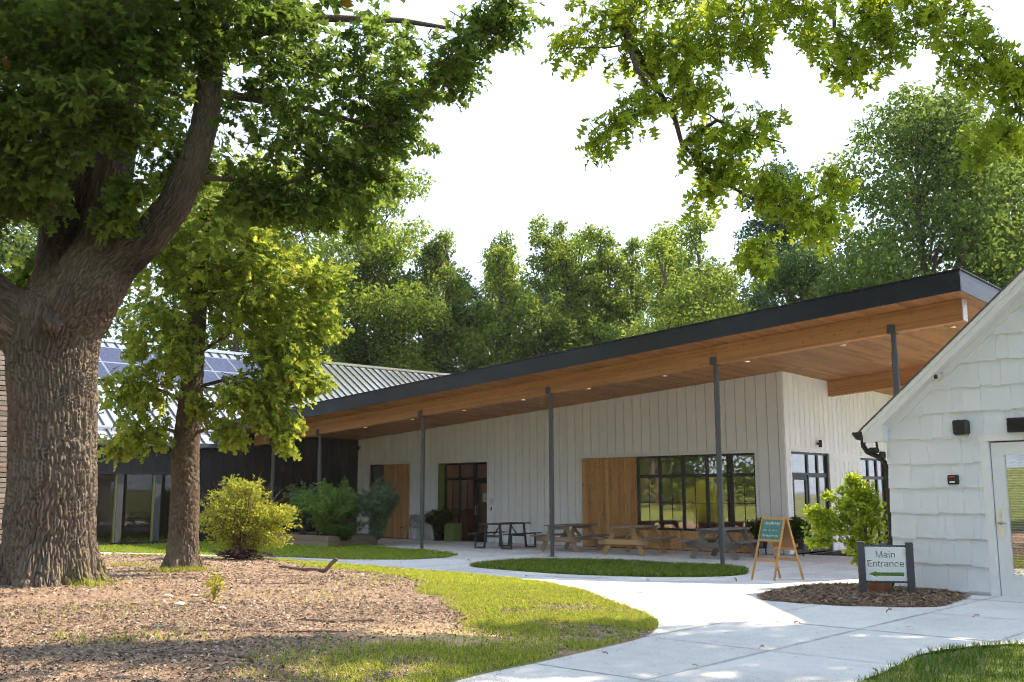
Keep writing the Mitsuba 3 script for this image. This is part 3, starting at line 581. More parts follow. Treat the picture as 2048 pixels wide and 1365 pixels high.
for i in range(len(cz) - 1):
    z0, z1 = (.335 + .345 * (i - 1), .335 + .345 * i) if i else (.30, .335)
    if i == 0: continue
    s = -7.335
    while s < sR2:
        wd = rs.choice([.11, .15, .19, .24, .29, .34], p=[.2, .22, .2, .16, .12, .1]) * rs.uniform(.9, 1.1); e = min(s + wd, sR2 + .01)
        g = rect(s + .0009, e - .0009, z0 - rs.choice([0, .003, .006, .018, .024]), z1 + .03).intersection(clad.buffer(.016, join_style=2))
        if not g.is_empty and g.geom_type == 'Polygon' and g.area > .004: shingles.append((g, z0, rs.uniform(0, .004)))
        s = e
shingles.sort(key=lambda q: abs(q[0].centroid.x + 6.3) + .15 * q[0].centroid.y)
def shmesh(g, z0, pr_):
    v, f = extrude(g, 0, 1, FC)
    d = v @ NC; base = v - np.outer(d, NC); h = np.clip((v[:, 2] - z0) / .36, -.1, 1.1)
    th = np.where(d > .5, TC - .001, TC - .006 - .032 * (1 - h) - pr_)
    return base + th[:, None] * NC, f
for g, z0, q in shingles[:295]: putc('shingle', shmesh(g, z0, q), SH, 'm_shingle', CW, .05)
if len(shingles) > 295:
    m = cat([shmesh(*q) for q in shingles[295:]]); putc('shingle_field', m, SH, 'm_shingle', CW, kind='stuff')
putc('foundation', box([-7.315, TC - .004, .05], [DOOR[0] - .12, TC - .001, .30], MC), (.42, .43, .42), 'm_plain', CT)
# roof slopes with rake boards
def slope(s0, s1, d0, d1, t0, t1, side=1):
    """slab between s0 and s1 following the roof line, heights d0..d1 measured straight up from it"""
    q = lambda s: (s if side > 0 else 2 * SR - s)
    c = np.array([[q(s), t, float(top(s)) + d] for s, d in [(s0, d0), (s1, d0), (s1, d1), (s0, d1)] for t in (t0, t1)])
    f = np.array([[0, 2, 3], [0, 3, 1], [2, 4, 5], [2, 5, 3], [4, 6, 7], [4, 7, 5], [6, 0, 1], [6, 1, 7], [0, 6, 4], [0, 4, 2], [1, 3, 5], [1, 5, 7]])
    return c @ MC.T, f
CR = put('roof', cat([slope(-7.66, SR, .001, .03, TC - .235, 23.3), slope(-7.66, SR, .001, .03, TC - .235, 23.3, -1)]), 'm_soil', CT, color=None) if False else None
m = cat([slope(-7.66, SR, .001, .032, TC - .235, 23.3), slope(-7.66, SR, .001, .032, TC - .235, 23.3, -1)]); CR = put('roof', m, 'm_plain', CT, color=vcol(m, (.10, .09, .085)))
for side, nm in ((1, 'rake_board'), (-1, 'rake_board')):
    putc(nm, slope(-7.61, SR, -.075, 0, TC - .225, TC - .20, side), (.74, .75, .76), 'm_satin', CR)
    putc(nm, slope(-7.60, SR, -.185, -.077, TC - .205, TC - .175, side), (.72, .73, .74), 'm_satin', CR)
    putc('rake_soffit', slope(-7.50, SR, -.185, -.165, TC - .174, TC - .03, side), (.70, .71, .72), 'm_satin', CR)
    putc('frieze_board', slope(-7.34, SR, -.30, -.187, TC - .045, TC - .022, side), (.70, .71, .72), 'm_satin', CR)
bx = sg.Polygon([(-7.60, 2.50), (-7.60, 2.38), (-7.30, 2.38), (-7.30, 2.62), (-7.50, 2.55)])
putc('eave_return', extrude(bx, TC - .20, TC - .01, FC), (.72, .73, .74), 'm_satin', CR)
g = sg.Polygon([(-7.60, 2.53), (-7.76, 2.53), (-7.76, 2.50), (-7.70, 2.42), (-7.60, 2.40)])
GU = put('gutter', extrude(g, TC - .23, 23.2, FC), 'm_black', CT)
pl = lambda q: MC @ np.array(q)
put('downspout', tube([pl(q) for q in [(-7.66, TC - .1, 2.42), (-7.66, TC - .1, 2.33), (-7.63, TC - .05, 2.24), (-7.50, TC + .02, 2.17), (-7.42, TC + .06, 2.08), (-7.395, TC + .07, 1.98), (-7.39, TC + .07, .42), (-7.42, TC + .03, .32), (-7.47, TC - .07, .28)]], .038, 8), 'm_black', CT, smooth=True)
# glazed door
Dc = fresh(CT + '__door'); a, b, c, d = DOOR
m = cat([extrude(rect(*q), TC + .03, TC + .075, FC) for q in [(a, a + .165, c, d), (b - .165, b, c, d), (a + .165, b - .165, d - .17, d), (a + .165, b - .165, c, c + .29)]])
scene[Dc] = mikit.ply(m, 'm_satin', color=vcol(m, (.76, .77, .78)))
m = cat([extrude(rect(*q), TC + .018, TC + .0295, FC) for q in [(a + .135, a + .165, c + .26, d - .14), (b - .165, b - .135, c + .26, d - .14), (a + .165, b - .165, d - .17, d - .14), (a + .165, b - .165, c + .26, c + .29)]]); putc('glazing_bead', m, (.76, .77, .78), 'm_satin', Dc)
put('pane', quad(FC, TC + .05, a + .165, b - .165, c + .29, d - .17), 'm_glass', Dc)
for i in range(44): putc('blind_slat', beam(pl((a + .15, TC + .10, c + .31 + i * .034)), pl((b - .15, TC + .10, c + .31 + i * .034)), .024, .0015, .0004, up=(-.35 * NC[0], -.35 * NC[1], .94)), (.60, .62, .60), 'm_satin', Dc)
m = cat([extrude(rect(*q), TC - .03, TC + .03, FC) for q in [(a - .115, a - .012, .24, d + .02), (b + .012, b + .115, .24, d + .02)]] + [extrude(rect(a - .13, b + .13, d + .021, d + .11), TC - .036, TC + .03, FC)])
putc('door_frame', m, (.76, .77, .78), 'm_satin', CT)
putc('door_sill', box([a - .05, TC - .03, .24], [b + .05, TC + .12, .277], MC), (.30, .30, .30), 'm_satin', CT)
put('handle_plate', cbox([a + .02, TC + .024, 1.06], [a + .082, TC + .0298, 1.43], .002, MC), 'm_chrome', Dc)
put('handle', cat([tube([pl((a + .05, TC + .024, 1.24)), pl((a + .05, TC - .03, 1.24))], .022, 12), tube([pl((a + .05, TC - .03, 1.24)), pl((a + .09, TC - .035, 1.238)), pl((a + .155, TC - .032, 1.235))], [.012, .011, .008], 8)]), 'm_chrome', Dc, smooth=30)
put('deadbolt', tube([pl((a + .05, TC + .024, 1.345)), pl((a + .05, TC - .0, 1.345))], .024, 16), 'm_chrome', Dc, smooth=30)
m = box([-7.0, TC + 1.6, .1], [sR2 - .2, TC + 1.65, 2.6], MC); putc('interior', m, (.28, .24, .18), 'm_plain', CT)
# fittings on the walls
WL = thing('wall_light', 'square black wall light on the cottage shingles left of the door head', 'wall light')
putc('housing', cbox([-6.29, TC - .17, 2.43], [-6.10, TC - .02, 2.63], .02, MC), (.012, .012, .013), 'm_satin', WL); putc('lens', cbox([-6.27, TC - .15, 2.415], [-6.12, TC - .04, 2.43], .004, MC), (.30, .28, .24), 'm_satin', WL)
VN = thing('wall_vent', 'black louvred vent box on the shingles above the cottage door', 'vent')
putc('housing', cbox([-5.58, TC - .12, 2.43], [-5.05, TC - .022, 2.62], .006, MC), (.012, .012, .013), 'm_satin', VN)
for i in range(6): putc('louvre', cbox([-5.57, TC - .14, 2.445 + i * .028], [-5.06, TC - .121, 2.457 + i * .028], .003, MC), (.016, .016, .017), 'm_satin', VN)
KB = thing('key_box', 'small black key box with a red stripe on the shingles beside the cottage door', 'key box')
putc('housing', cbox([-6.45, TC - .075, 1.755], [-6.30, TC - .022, 1.885], .012, MC), (.012, .012, .013), 'm_satin', KB)
putc('red_stripe', box([-6.43, TC - .0765, 1.85], [-6.34, TC - .0752, 1.872], MC), (.5, .02, .03), 'm_satin', KB); putc('label_plate', box([-6.42, TC - .0765, 1.775], [-6.345, TC - .0752, 1.80], MC), (.7, .7, .7), 'm_satin', KB)
SC = thing('security_camera', 'small white security camera under the cottage gable board', 'camera')
putc('body', cbox([-6.52, TC - .14, 3.20], [-6.43, TC - .04, 3.30], .02, MC), (.62, .60, .54), 'm_satin', SC); putc('mount', cbox([-6.47, TC - .05, 3.28], [-6.42, TC - .023, 3.36], .006, MC), (.62, .6, .55), 'm_satin', SC); put('lens', tube([pl((-6.475, TC - .14, 3.25)), pl((-6.48, TC - .155, 3.245))], .03, 12), 'm_black', SC, smooth=30)
SC = thing('security_camera', 'black twin-head motion light under the cottage gutter', 'camera')
putc('head', cbox([-7.57, TC - .15, 2.22], [-7.43, TC - .04, 2.30], .02, MC), (.012, .012, .013), 'm_satin', SC); putc('bracket', cat([tube([pl((-7.45, TC - .1, 2.38)), pl((-7.44, TC - .1, 2.26))], .018, 8), cbox([-7.42, TC - .12, 2.13], [-7.34, TC - .03, 2.24], .02, MC)]), (.012, .012, .013), 'm_satin', SC)
WL = thing('wall_light', 'small black cylinder wall light above the side door of the white building', 'wall light')
putc('housing', lathe([(0, 2.93), (.05, 2.93), (.05, 3.13), (0, 3.13)], 16, MB @ np.array([S1 + .12, 26.9, 0])), (.012, .012, .013), 'm_satin', WL, smooth=40); putc('bracket', box([S1 + .022, 26.87, 3.0], [S1 + .09, 26.93, 3.06], MB), (.012, .012, .013), 'm_satin', WL)
SC = thing('security_camera', 'small black dome camera at the inner corner of the dark and white walls', 'camera')
putc('dome', lathe([(0, -.11), (.04, -.10), (.07, -.06), (.08, 0), (0, .0)], 16, MB @ np.array([-31.22, TW - .12, 3.47])), (.01, .01, .011), 'm_gloss', SC, smooth=50); putc('bracket', box([-31.25, TW - .12, 3.47], [-31.19, TW - .023, 3.51], MB), (.012, .012, .013), 'm_satin', SC)
NT = thing('notice', 'small white notice plate on the wall right of the recessed door', 'notice')
putc('plate', cbox([-24.12, TW - .034, 1.26], [-23.91, TW - .0265, 1.50], .002, MB), (.78, .79, .78), 'm_satin', NT)
putc('lettering', cat([box([-24.09, TW - .0348, 1.455 - i * .03], [-24.09 + q, TW - .0342, 1.463 - i * .03], MB) for i, q in enumerate([.15, .12, .15, .1, .14, .06])]), (.25, .26, .26), 'm_plain', NT)
KP = thing('card_reader', 'slim black card reader below the white notice by the door', 'card reader'); putc('body', cbox([-24.05, TW - .045, 1.08], [-24.0, TW - .0265, 1.20], .005, MB), (.012, .012, .013), 'm_satin', KP)
PN = thing('paper_notice', 'sheet of white paper taped inside the recessed door glass', 'paper'); putc('sheet', quad(FRONT, TW + .345, -24.80, -24.5, 1.36, 1.66), (.7, .72, .7), 'm_plain', PN)
putc('line_of_print', cat([quad(FRONT, TW + .344, -24.77, -24.77 + q, 1.60 - i * .04, 1.61 - i * .04) for i, q in enumerate([.22, .2, .24, .15, .2])]), (.2, .2, .2), 'm_plain', PN)
PD = thing('pendant_lamp', 'small glowing pendant bulb inside the recessed entrance', 'lamp')
o = MB @ np.array([-25.5, TW + 1.6, 2.80]); kk = PD + '__bulb'
scene[kk] = mikit.ply(lathe([(0, -.05), (.025, -.045), (.04, -.01), (.03, .03), (.012, .06), (0, .06)], 12, o), 'm_lamp_lens', smooth=True, emitter={'type': 'area', 'radiance': {'type': 'rgb', 'value': [22, 14, 7]}})
put('cord', rod(o + Z * .06, o + Z * .40, .006, 6), 'm_black', PD)

# ------------------------------------------------------------------ trees
def skeleton_mesh(chains, edge, smooth_it=12):
    """chains: lists of (x, y, z, r); every bone is the hull of two spheres, all joined into one smooth surface"""
    parts = []
    for ch in chains:
        for a, b in zip(ch[:-1], ch[1:]):
            s = [m3.Manifold.sphere(q[3], 14).translate([float(x) for x in q[:3]]) for q in (a, b)]
            parts.append(m3.Manifold.batch_hull(s))
    m = m3.Manifold.batch_boolean(parts, m3.OpType.Add).refine_to_length(edge).to_mesh()
    t = trimesh.Trimesh(m.vert_properties[:, :3], m.tri_verts, process=True)
    trimesh.smoothing.filter_taubin(t, lamb=.6, nu=-.53, iterations=smooth_it)
    return np.array(t.vertices), np.array(t.faces)
def bark(v, f, chains, depth, width, seed=0, long=4.5):
    """cuts the surface into long craggy plates that follow each limb, with narrow furrows between; returns the vertices and the height in 0..1"""
    from scipy.spatial import cKDTree
    best = np.full(len(v), 1e9); C = np.zeros((len(v), 3)); Rr = np.ones(len(v))
    for ci, ch in enumerate(chains):
        h = 0.0
        for a, b in zip(ch[:-1], ch[1:]):
            A, B = np.array(a[:3]), np.array(b[:3]); d = B - A; L = np.linalg.norm(d); d = d / L
            e1 = unit(np.cross(d, [.1, 1, 0])); e2 = np.cross(d, e1)
            t = np.clip((v - A) @ d, 0, L); rr = a[3] + (b[3] - a[3]) * t / L; ax = A + t[:, None] * d
            q = v - ax; dist = np.linalg.norm(q, axis=1) - rr; k = dist < best
            q = unit(q) * np.minimum(rr, .8)[:, None]
            best[k] = dist[k]; C[k] = np.stack([q @ e1, q @ e2, (h + t) / long + 40 * ci], 1)[k]; Rr[k] = rr[k]; h += L
    C = C + (np.stack([fbm(v * 5, 2, seed + i) for i in range(3)], 1) - .5) * width * .8
    rng = np.random.default_rng(seed); n = int(len(v) * .5)
    pts = C[rng.permutation(len(v))[:n]]; cells = np.unique(np.floor(pts / width).astype(int), axis=0, return_index=True)[1]; pts = pts[cells]
    dd, ix = cKDTree(pts).query(C, k=2); edge = (dd[:, 1] - dd[:, 0]) / width
    ridge = np.clip(edge / .34, 0, 1); ridge = ridge * ridge * (3 - 2 * ridge)
    hgt = ridge * (.62 + .38 * rng.random(len(pts))[ix[:, 0]]) + .25 * (fbm(C * [40, 40, 26], 2, seed + 7) - .5)
    nrm = trimesh.Trimesh(v, f, process=False).vertex_normals
    return v + nrm * ((hgt - .6) * depth * np.clip(Rr / .4, .3, 1.1))[:, None], np.clip(hgt, 0, 1)

# a lobed oak leaf: (along, across, up), six lobes
_m = [(0, 0, 0), (.42, 0, .015), (.72, 0, .01), (1, 0, -.06)]
_l = [(.17, .055, .01), (.31, .30, .05), (.46, .085, .02), (.62, .36, .05), (.73, .09, .02), (.93, .20, -.02)]
OAKV = np.array(_m + _l + [(x, -y, z) for x, y, z in _l])
def _side(o, fl):
    t = [(0, 1, o), (1, o + 2, o), (1, 2, o + 2), (2, o + 4, o + 2), (2, 3, o + 4), (o, o + 2, o + 1), (o + 2, o + 4, o + 3), (o + 4, 3, o + 5)]
    return [(a, c, b) if fl else (a, b, c) for a, b, c in t]
OAKF = np.array(_side(4, False) + _side(10, True))
PINV = OAKV.copy(); PINV[[4, 6, 8, 10, 12, 14], 1] *= .5; PINV[[5, 7, 9, 11, 13, 15], 1] *= [1.15, 1.1, 1.0, 1.15, 1.1, 1.0]
DIAV = np.array([(0, 0, 0), (.5, .30, .06), (1, 0, -.05), (.5, -.30, .06)], float); DIAF = np.array([[0, 2, 1], [0, 3, 2]])
SLIMV = np.array([(0, 0, 0), (.5, .13, .02), (1, 0, -.08), (.5, -.13, .02)], float)
def leaves(tv, tf, P, A, N, S, C):
    """copies of the leaf at base points P along axes A, facing N, scaled by S, coloured C"""
    A = unit(A); B = unit(np.cross(N, A)); N = np.cross(A, B) * (.2 + 3.6 * (np.sin(P[:, :1] * 917.3 + P[:, 1:2] * 613.1 + P[:, 2:] * 431.7) * 43758.5 % 1))
    v = P[:, None] + S[:, None, None] * (tv[None, :, :1] * A[:, None] + tv[None, :, 1:2] * B[:, None] + tv[None, :, 2:] * N[:, None])
    n, k = len(P), len(tv)
    return v.reshape(-1, 3), (tf[None] + (np.arange(n) * k)[:, None, None]).reshape(-1, 3), np.repeat(np.clip(C, 0, 1), k, 0)
def colours(n, rng, c0, c1, odd=.01, oddc=(.45, .22, .03), per=None):
    k = rng.random((n, 1)) if per is None else np.clip(.5 * per[:, None] + .5 * rng.random((n, 1)), 0, 1)
    c = (np.asarray(c0) * (1 - k) + np.asarray(c1) * k) * rng.uniform(.7, 1.25, (n, 1)); o = rng.random(n) < odd; c[o] = np.asarray(oddc) * rng.uniform(.7, 1.2, (o.sum(), 1)); return c
def sprays(tips, dirs, m, L, size, rng, tv, tf, c0, c1, droop=.25, up=1.0, odd=.003):
    """m leaves round the end of every twig"""
    n = len(tips); T_ = np.repeat(tips, m, 0); D = np.repeat(unit(dirs), m, 0); k = n * m
    t = rng.uniform(0, 1, k) ** .8
    side = rng.normal(0, 1, (k, 3)); side -= (side * D).sum(1, keepdims=True) * D; side = unit(side); side[:, 2] *= .55
    P = T_ - D * (t * L)[:, None] + side * .02
    A = D * (.75 - .45 * t)[:, None] + side * (.45 + .5 * t)[:, None] + rng.normal(0, .18, (k, 3)) - Z * droop
    N = Z * up + rng.normal(0, .6, (k, 3)) + unit(P - P.mean(0)) * .15
    per = np.repeat(rng.random(n), m)
    return leaves(tv, tf, P, A, N, size * rng.uniform(.5, 1.28, k), colours(k, rng, c0, c1, odd, per=per))
def blob_tips(blobs, rng, centre):
    """twig ends spread through ellipsoids (x, y, z, rx, ry, rz, n); twigs point away from centre"""
    tips, dirs = [], []
    for x, y, z, rx, ry, rz, n in blobs:
        q = unit(rng.normal(0, 1, (n, 3))) * (rng.random((n, 1)) ** .42); p = np.array([x, y, z]) + q * [rx, ry, rz]
        tips.append(p); dirs.append(unit(p - centre) * .7 + unit(q) * .5 + rng.normal(0, .35, p.shape) - Z * .12)
    return np.vstack(tips), unit(np.vstack(dirs))
def twigs(tips, dirs, L, r, every=1):
    return cat([tube([t - d * L + Z * .04 * L, t - d * L * .5 + Z * .03, t - d * .02], [r, r * .7, r * .35], 4, False) for t, d in zip(tips[::every], dirs[::every])])
def fill(parent, name, ms, bsdf, **k):
    put(name, cat([m[:2] for m in ms]), bsdf, parent, color=np.vstack([m[2] for m in ms]), kind='stuff', **k)

# the big white oak on the left
BO = thing('oak_tree', 'massive old oak with furrowed grey-brown trunk and heavy dark limbs at the left', 'tree')
oak_ch = [[(-6.66, 14.6, -.15, .72), (-6.66, 14.6, .25, .68), (-6.67, 14.6, .9, .625), (-6.68, 14.6, 1.9, .60), (-6.74, 14.6, 2.9, .605), (-6.80, 14.6, 3.6, .625), (-6.76, 14.6, 4.2, .64)],
          [(-6.95, 14.6, 3.9, .50), (-7.55, 14.45, 4.35, .42), (-8.3, 14.2, 5.05, .34), (-9.2, 13.9, 6.2, .28), (-10.0, 13.6, 8.0, .2)],
          [(-6.78, 14.65, 4.3, .56), (-6.68, 14.75, 5.2, .42), (-6.55, 14.85, 6.1, .36), (-6.50, 14.95, 7.4, .33), (-6.42, 15.05, 9.2, .29), (-6.3, 15.2, 11.5, .2), (-6.2, 15.3, 14, .1)],
          [(-6.5, 14.5, 4.4, .52), (-6.12, 14.42, 5.3, .36), (-5.98, 14.38, 6.2, .29), (-5.92, 14.42, 7.6, .27), (-5.80, 14.5, 9.2, .24), (-5.4, 14.6, 11.5, .15)],
          [(-6.45, 14.5, 4.3, .50), (-5.90, 14.4, 4.98, .33), (-5.34, 14.33, 5.46, .275), (-4.97, 14.25, 5.92, .245), (-4.72, 14.2, 6.5, .22), (-4.56, 14.2, 7.2, .20), (-4.50, 14.2, 8.3, .17), (-4.25, 14.1, 9.8, .16), (-3.9, 14.0, 12, .09)],
          [(-7.2, 14.95, 4.35, .20), (-7.28, 15.1, 5.0, .145), (-7.22, 15.15, 6.3, .125), (-6.95, 15.2, 8.4, .10)]]
for k in range(9):                                              # root flare
    a = .35 + k * 2 * PI / 9 + .25 * math.sin(k * 2.3); L = 1.06 + .16 * math.sin(k * 1.7) + .14 * max(0, math.cos(a + .3))
    c, s_ = math.cos(a), math.sin(a)
    oak_ch.append([(-6.66 + .42 * c, 14.6 + .42 * s_, .95, .20), (-6.66 + .66 * c, 14.6 + .66 * s_, .38, .18), (-6.66 + L * c, 14.6 + L * s_, -.02, .12)])
oak_ch.append([(-6.55, 13.98, 4.12, .10), (-6.50, 13.88, 4.02, .15)]); oak_ch.append([(-6.35, 14.02, .55, .10), (-6.3, 13.95, .25, .16)])
v, f = skeleton_mesh(oak_ch, .019, 28)
main_ch = [oak_ch[0]] + oak_ch[1:6]
v, rg = bark(v, f, main_ch, .044, .047, 3, 7.0)
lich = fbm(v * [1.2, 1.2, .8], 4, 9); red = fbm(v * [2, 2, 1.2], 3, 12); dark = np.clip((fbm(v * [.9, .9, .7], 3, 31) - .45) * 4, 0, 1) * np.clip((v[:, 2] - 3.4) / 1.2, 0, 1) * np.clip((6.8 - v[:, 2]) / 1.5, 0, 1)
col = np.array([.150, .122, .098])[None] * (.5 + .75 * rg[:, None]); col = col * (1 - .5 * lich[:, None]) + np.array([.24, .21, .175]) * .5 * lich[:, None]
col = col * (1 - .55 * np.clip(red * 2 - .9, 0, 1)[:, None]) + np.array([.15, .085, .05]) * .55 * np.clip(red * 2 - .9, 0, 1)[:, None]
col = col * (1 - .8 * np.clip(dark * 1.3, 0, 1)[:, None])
moss = np.clip((.75 - v[:, 2]) / .5, 0, 1) * np.clip((v[:, 0] + 6.35) / .35, 0, 1) * np.clip(fbm(v * 5, 3, 2) * 2.4 - .6, 0, 1)
col = col * (1 - moss[:, None]) + np.array([.17, .19, .035]) * moss[:, None]
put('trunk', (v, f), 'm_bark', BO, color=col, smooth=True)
rng = np.random.default_rng(77)
OC0, OC1 = (.08, .145, .028), (.22, .32, .05)
cen = np.array([-6.0, 14.6, 6.0])
oak_blobs = [(-5.75, 12.7, 6.75, 1.55, .75, .62, 190), (-7.2, 12.7, 6.8, .8, .8, .85, 90), (-7.4, 13.6, 8.3, 1.6, 1.6, 1.0, 170), (-6.0, 12.9, 7.9, 1.3, 1.0, .6, 110), (-4.5, 13.2, 8.75, 1.7, 1.6, .85, 210), (-4.9, 12.9, 7.75, .6, .6, .6, 40),
             (-3.0, 14.3, 7.15, 1.35, 1.6, 1.25, 100), (-3.5, 14.4, 8.2, 1.3, 1.5, .9, 74), (-1.7, 13.9, 8.0, 1.35, 1.5, .7, 66), (-2.4, 14.6, 5.75, .7, .8, .35, 20), (-1.3, 13.7, 7.3, .5, .7, .3, 14), (-.65, 13.3, 7.7, .42, .6, .66, 36), (-.1, 13.2, 8.3, .6, .7, .4, 34), (-2.2, 13.9, 6.35, .85, .9, .6, 42), (-1.75, 13.9, 7.1, .55, .8, .6, 44),
             (-3.6, 14.0, 5.9, .6, .7, .5, 60), (-5.6, 15.3, 8.4, 1.2, .9, 1.0, 90), (-5.25, 15.6, 6.9, .75, .6, .7, 64), (-7.9, 15.8, 5.2, .5, .5, .6, 34), (-5.3, 13.3, 5.75, .45, .4, .35, 32), (-5.55, 13.6, 5.4, .35, .3, .3, 18), (-6.9, 13.4, 5.7, .8, .4, .45, 46), (-7.5, 13.2, 5.2, .5, .5, .5, 30), (-7.9, 13.4, 6.1, .8, .6, .8, 110), (-6.6, 12.9, 6.0, .9, .5, .5, 70), (-2.2, 13.9, 5.9, .5, .6, .35, 22), (-2.9, 14.0, 5.75, .5, .6, .4, 40), (-1.5, 13.8, 6.7, .35, .5, .4, 16)]
tips, dirs = blob_tips(oak_blobs, rng, cen)
a = sprays(tips, dirs, 12, .42, .195, rng, OAKV, OAKF, OC0, OC1)
high = [(-6.5, 10, 11.6, 4.5, 3.4, 1.6, 560), (-5.5, 15.5, 11.2, 4.2, 4.0, 2.0, 620), (-8.5, 14.5, 9.6, 2.8, 3.2, 2.0, 240)]  # unseen upper crown; dense block added to darken the leaves below
t2, d2 = blob_tips(high, rng, cen)
b = sprays(t2, d2, 9, .45, .26, rng, DIAV, DIAF, OC0, OC1)
fill(BO, 'crown', [a, b], 'm_leaf')
putc('twig', twigs(tips, dirs, .55, .008, 2), (.13, .10, .08), 'm_bark', BO, smooth=True, kind='stuff')
for p, r in [([(-4.4, 14.2, 7.6), (-3.6, 14.3, 7.5), (-2.6, 14.1, 7.2), (-1.7, 13.8, 6.8)], [.07, .05, .035, .015]), ([(-4.35, 14.2, 8.4), (-3, 14, 8.7), (-1.6, 13.7, 8.5), (-.4, 13.3, 8.1)], [.08, .06, .04, .015]), ([(-6.0, 14.3, 7.2), (-5.9, 13.4, 7.4), (-5.7, 12.6, 7.0)], [.09, .05, .02]), ([(-4.75, 14.2, 6.3), (-4.1, 14.2, 6.25), (-3.5, 14.1, 6.1), (-2.4, 13.9, 6.4)], [.05, .035, .028, .012])]:
    putc('branch', tube(p, r, 6), (.13, .10, .08), 'm_bark', BO, smooth=True)

# the young oak behind it
YO = thing('oak_tree', 'slimmer young oak with bright yellow-green leaves between the big oak and the yellow shrub', 'tree')
yo_ch = [[(-6.95, 21.4, -.1, .38), (-6.95, 21.4, .25, .345), (-6.95, 21.4, .8, .315), (-6.96, 21.4, 1.8, .30), (-6.99, 21.4, 2.6, .285), (-6.93, 21.4, 3.7, .25), (-6.88, 21.4, 5.3, .205), (-6.82, 21.4, 6.6, .16), (-6.8, 21.4, 8.2, .10), (-6.8, 21.4, 9.6, .05)]]
for k in range(6):
    a_ = k * 1.047 + .4; yo_ch.append([(-6.95 + .18 * math.cos(a_), 21.4 + .18 * math.sin(a_), .45, .13), (-6.95 + .42 * math.cos(a_), 21.4 + .42 * math.sin(a_), .02, .08)])
v, f = skeleton_mesh(yo_ch, .03, 8); v, rg = bark(v, f, yo_ch[:1], .034, .055, 6, 3.0)
li = np.clip(fbm(v * [3, 3, 2], 4, 3) * 2 - .7, 0, 1)[:, None] * np.clip((1.2 - v[:, 2:]) / 1.2, .25, 1)
col = np.array([.12, .09, .066]) * (.6 + .7 * rg[:, None]) * (1 - li) + np.array([.25, .23, .195]) * li
put('trunk', (v, f), 'm_bark', YO, color=col, smooth=True)
rng = np.random.default_rng(78); cen = np.array([-6.9, 21.4, 5.0])
yo_blobs = [(-6.2, 21.0, 6.9, 1.9, 1.7, 1.4, 270), (-5.1, 20.9, 5.7, 1.35, 1.5, 1.3, 200), (-7.4, 20.9, 5.3, 1.1, 1.4, 1.2, 110), (-4.55, 20.6, 4.45, .85, 1.0, .75, 95), (-5.3, 20.5, 3.6, .95, 1.0, .45, 80), (-4.3, 20.4, 3.85, .6, .8, .42, 56), (-4.75, 20.3, 3.05, .6, .7, .30, 44), (-5.7, 20.3, 2.75, .4, .5, .30, 20), (-4.55, 20.3, 2.6, .3, .4, .22, 14), (-7.9, 20.8, 3.7, .75, 1.2, .75, 64), (-7.6, 20.5, 2.75, .6, .8, .35, 34), (-8.1, 20.6, 2.55, .4, .5, .25, 14), (-5.5, 21.2, 8.2, 1.9, 1.6, .9, 170), (-7.7, 21.2, 7.2, 1.2, 1.5, 1.2, 110), (-6.9, 20.3, 4.6, .5, .5, .7, 32), (-6.5, 20.7, 3.3, .4, .5, .3, 14), (-3.85, 20.7, 5.2, .45, .7, .4, 30), (-3.9, 20.6, 6.2, .5, .7, .5, 34)]
tips, dirs = blob_tips(yo_blobs, rng, cen)
a = sprays(tips, dirs, 9, .46, .235, rng, OAKV, OAKF, (.15, .24, .035), (.50, .57, .085), odd=.004, up=.75)
fill(YO, 'crown', [a], 'm_leaf')
bl = [tube([(-6.93, 21.4, z), (x * .5 - 3.46, (y + 21.4) / 2, z + .25 * (zz - z) + .15), (x, y, zz)], [.05, .03, .01], 5) for z, x, y, zz in [(3.4, -5.0, 20.6, 3.6), (3.9, -4.4, 20.7, 4.4), (4.6, -5.2, 20.9, 5.9), (2.9, -7.9, 20.6, 2.9), (3.6, -8.2, 20.8, 4.1), (4.7, -7.8, 20.9, 5.6), (5.6, -5.6, 21, 7.2), (6.2, -7.6, 21.1, 7.4), (2.9, -5.3, 20.4, 3.1)]]
putc('twig', twigs(tips, dirs, .5, .008, 3), (.12, .09, .07), 'm_bark', YO, smooth=True, kind='stuff')
for q in bl: putc('branch', q, (.12, .09, .07), 'm_bark', YO, smooth=True)

# the pin oak whose branches hang into the picture from the upper right
PO = thing('oak_tree', 'pin oak whose thin branches of deeply lobed leaves hang in from the upper right edge', 'tree')
po_ch = [[(11.5, 7.5, -.2, .45), (11.4, 7.5, 2.5, .38), (11.2, 7.6, 5.5, .34), (10.8, 7.9, 8.5, .28), (10.3, 8.2, 12, .18)], [(11.2, 7.6, 5.6, .22), (9.0, 8.5, 7.9, .16), (6.6, 9.6, 8.9, .12), (4.2, 10.4, 9.2, .09), (1.9, 11.0, 8.3, .065), (1.35, 11.3, 7.25, .045)], [(10.8, 7.9, 8.3, .14), (8, 9.5, 10, .10), (5.2, 11.4, 8.9, .06), (4.1, 11.8, 8.1, .035)], [(10.9, 7.8, 7.4, .13), (8.2, 9.7, 8.4, .08), (6.4, 11, 7.0, .04)]]
v, f = skeleton_mesh(po_ch, .12, 4); putc('trunk', (v, f), (.15, .12, .10), 'm_bark', PO, smooth=True)
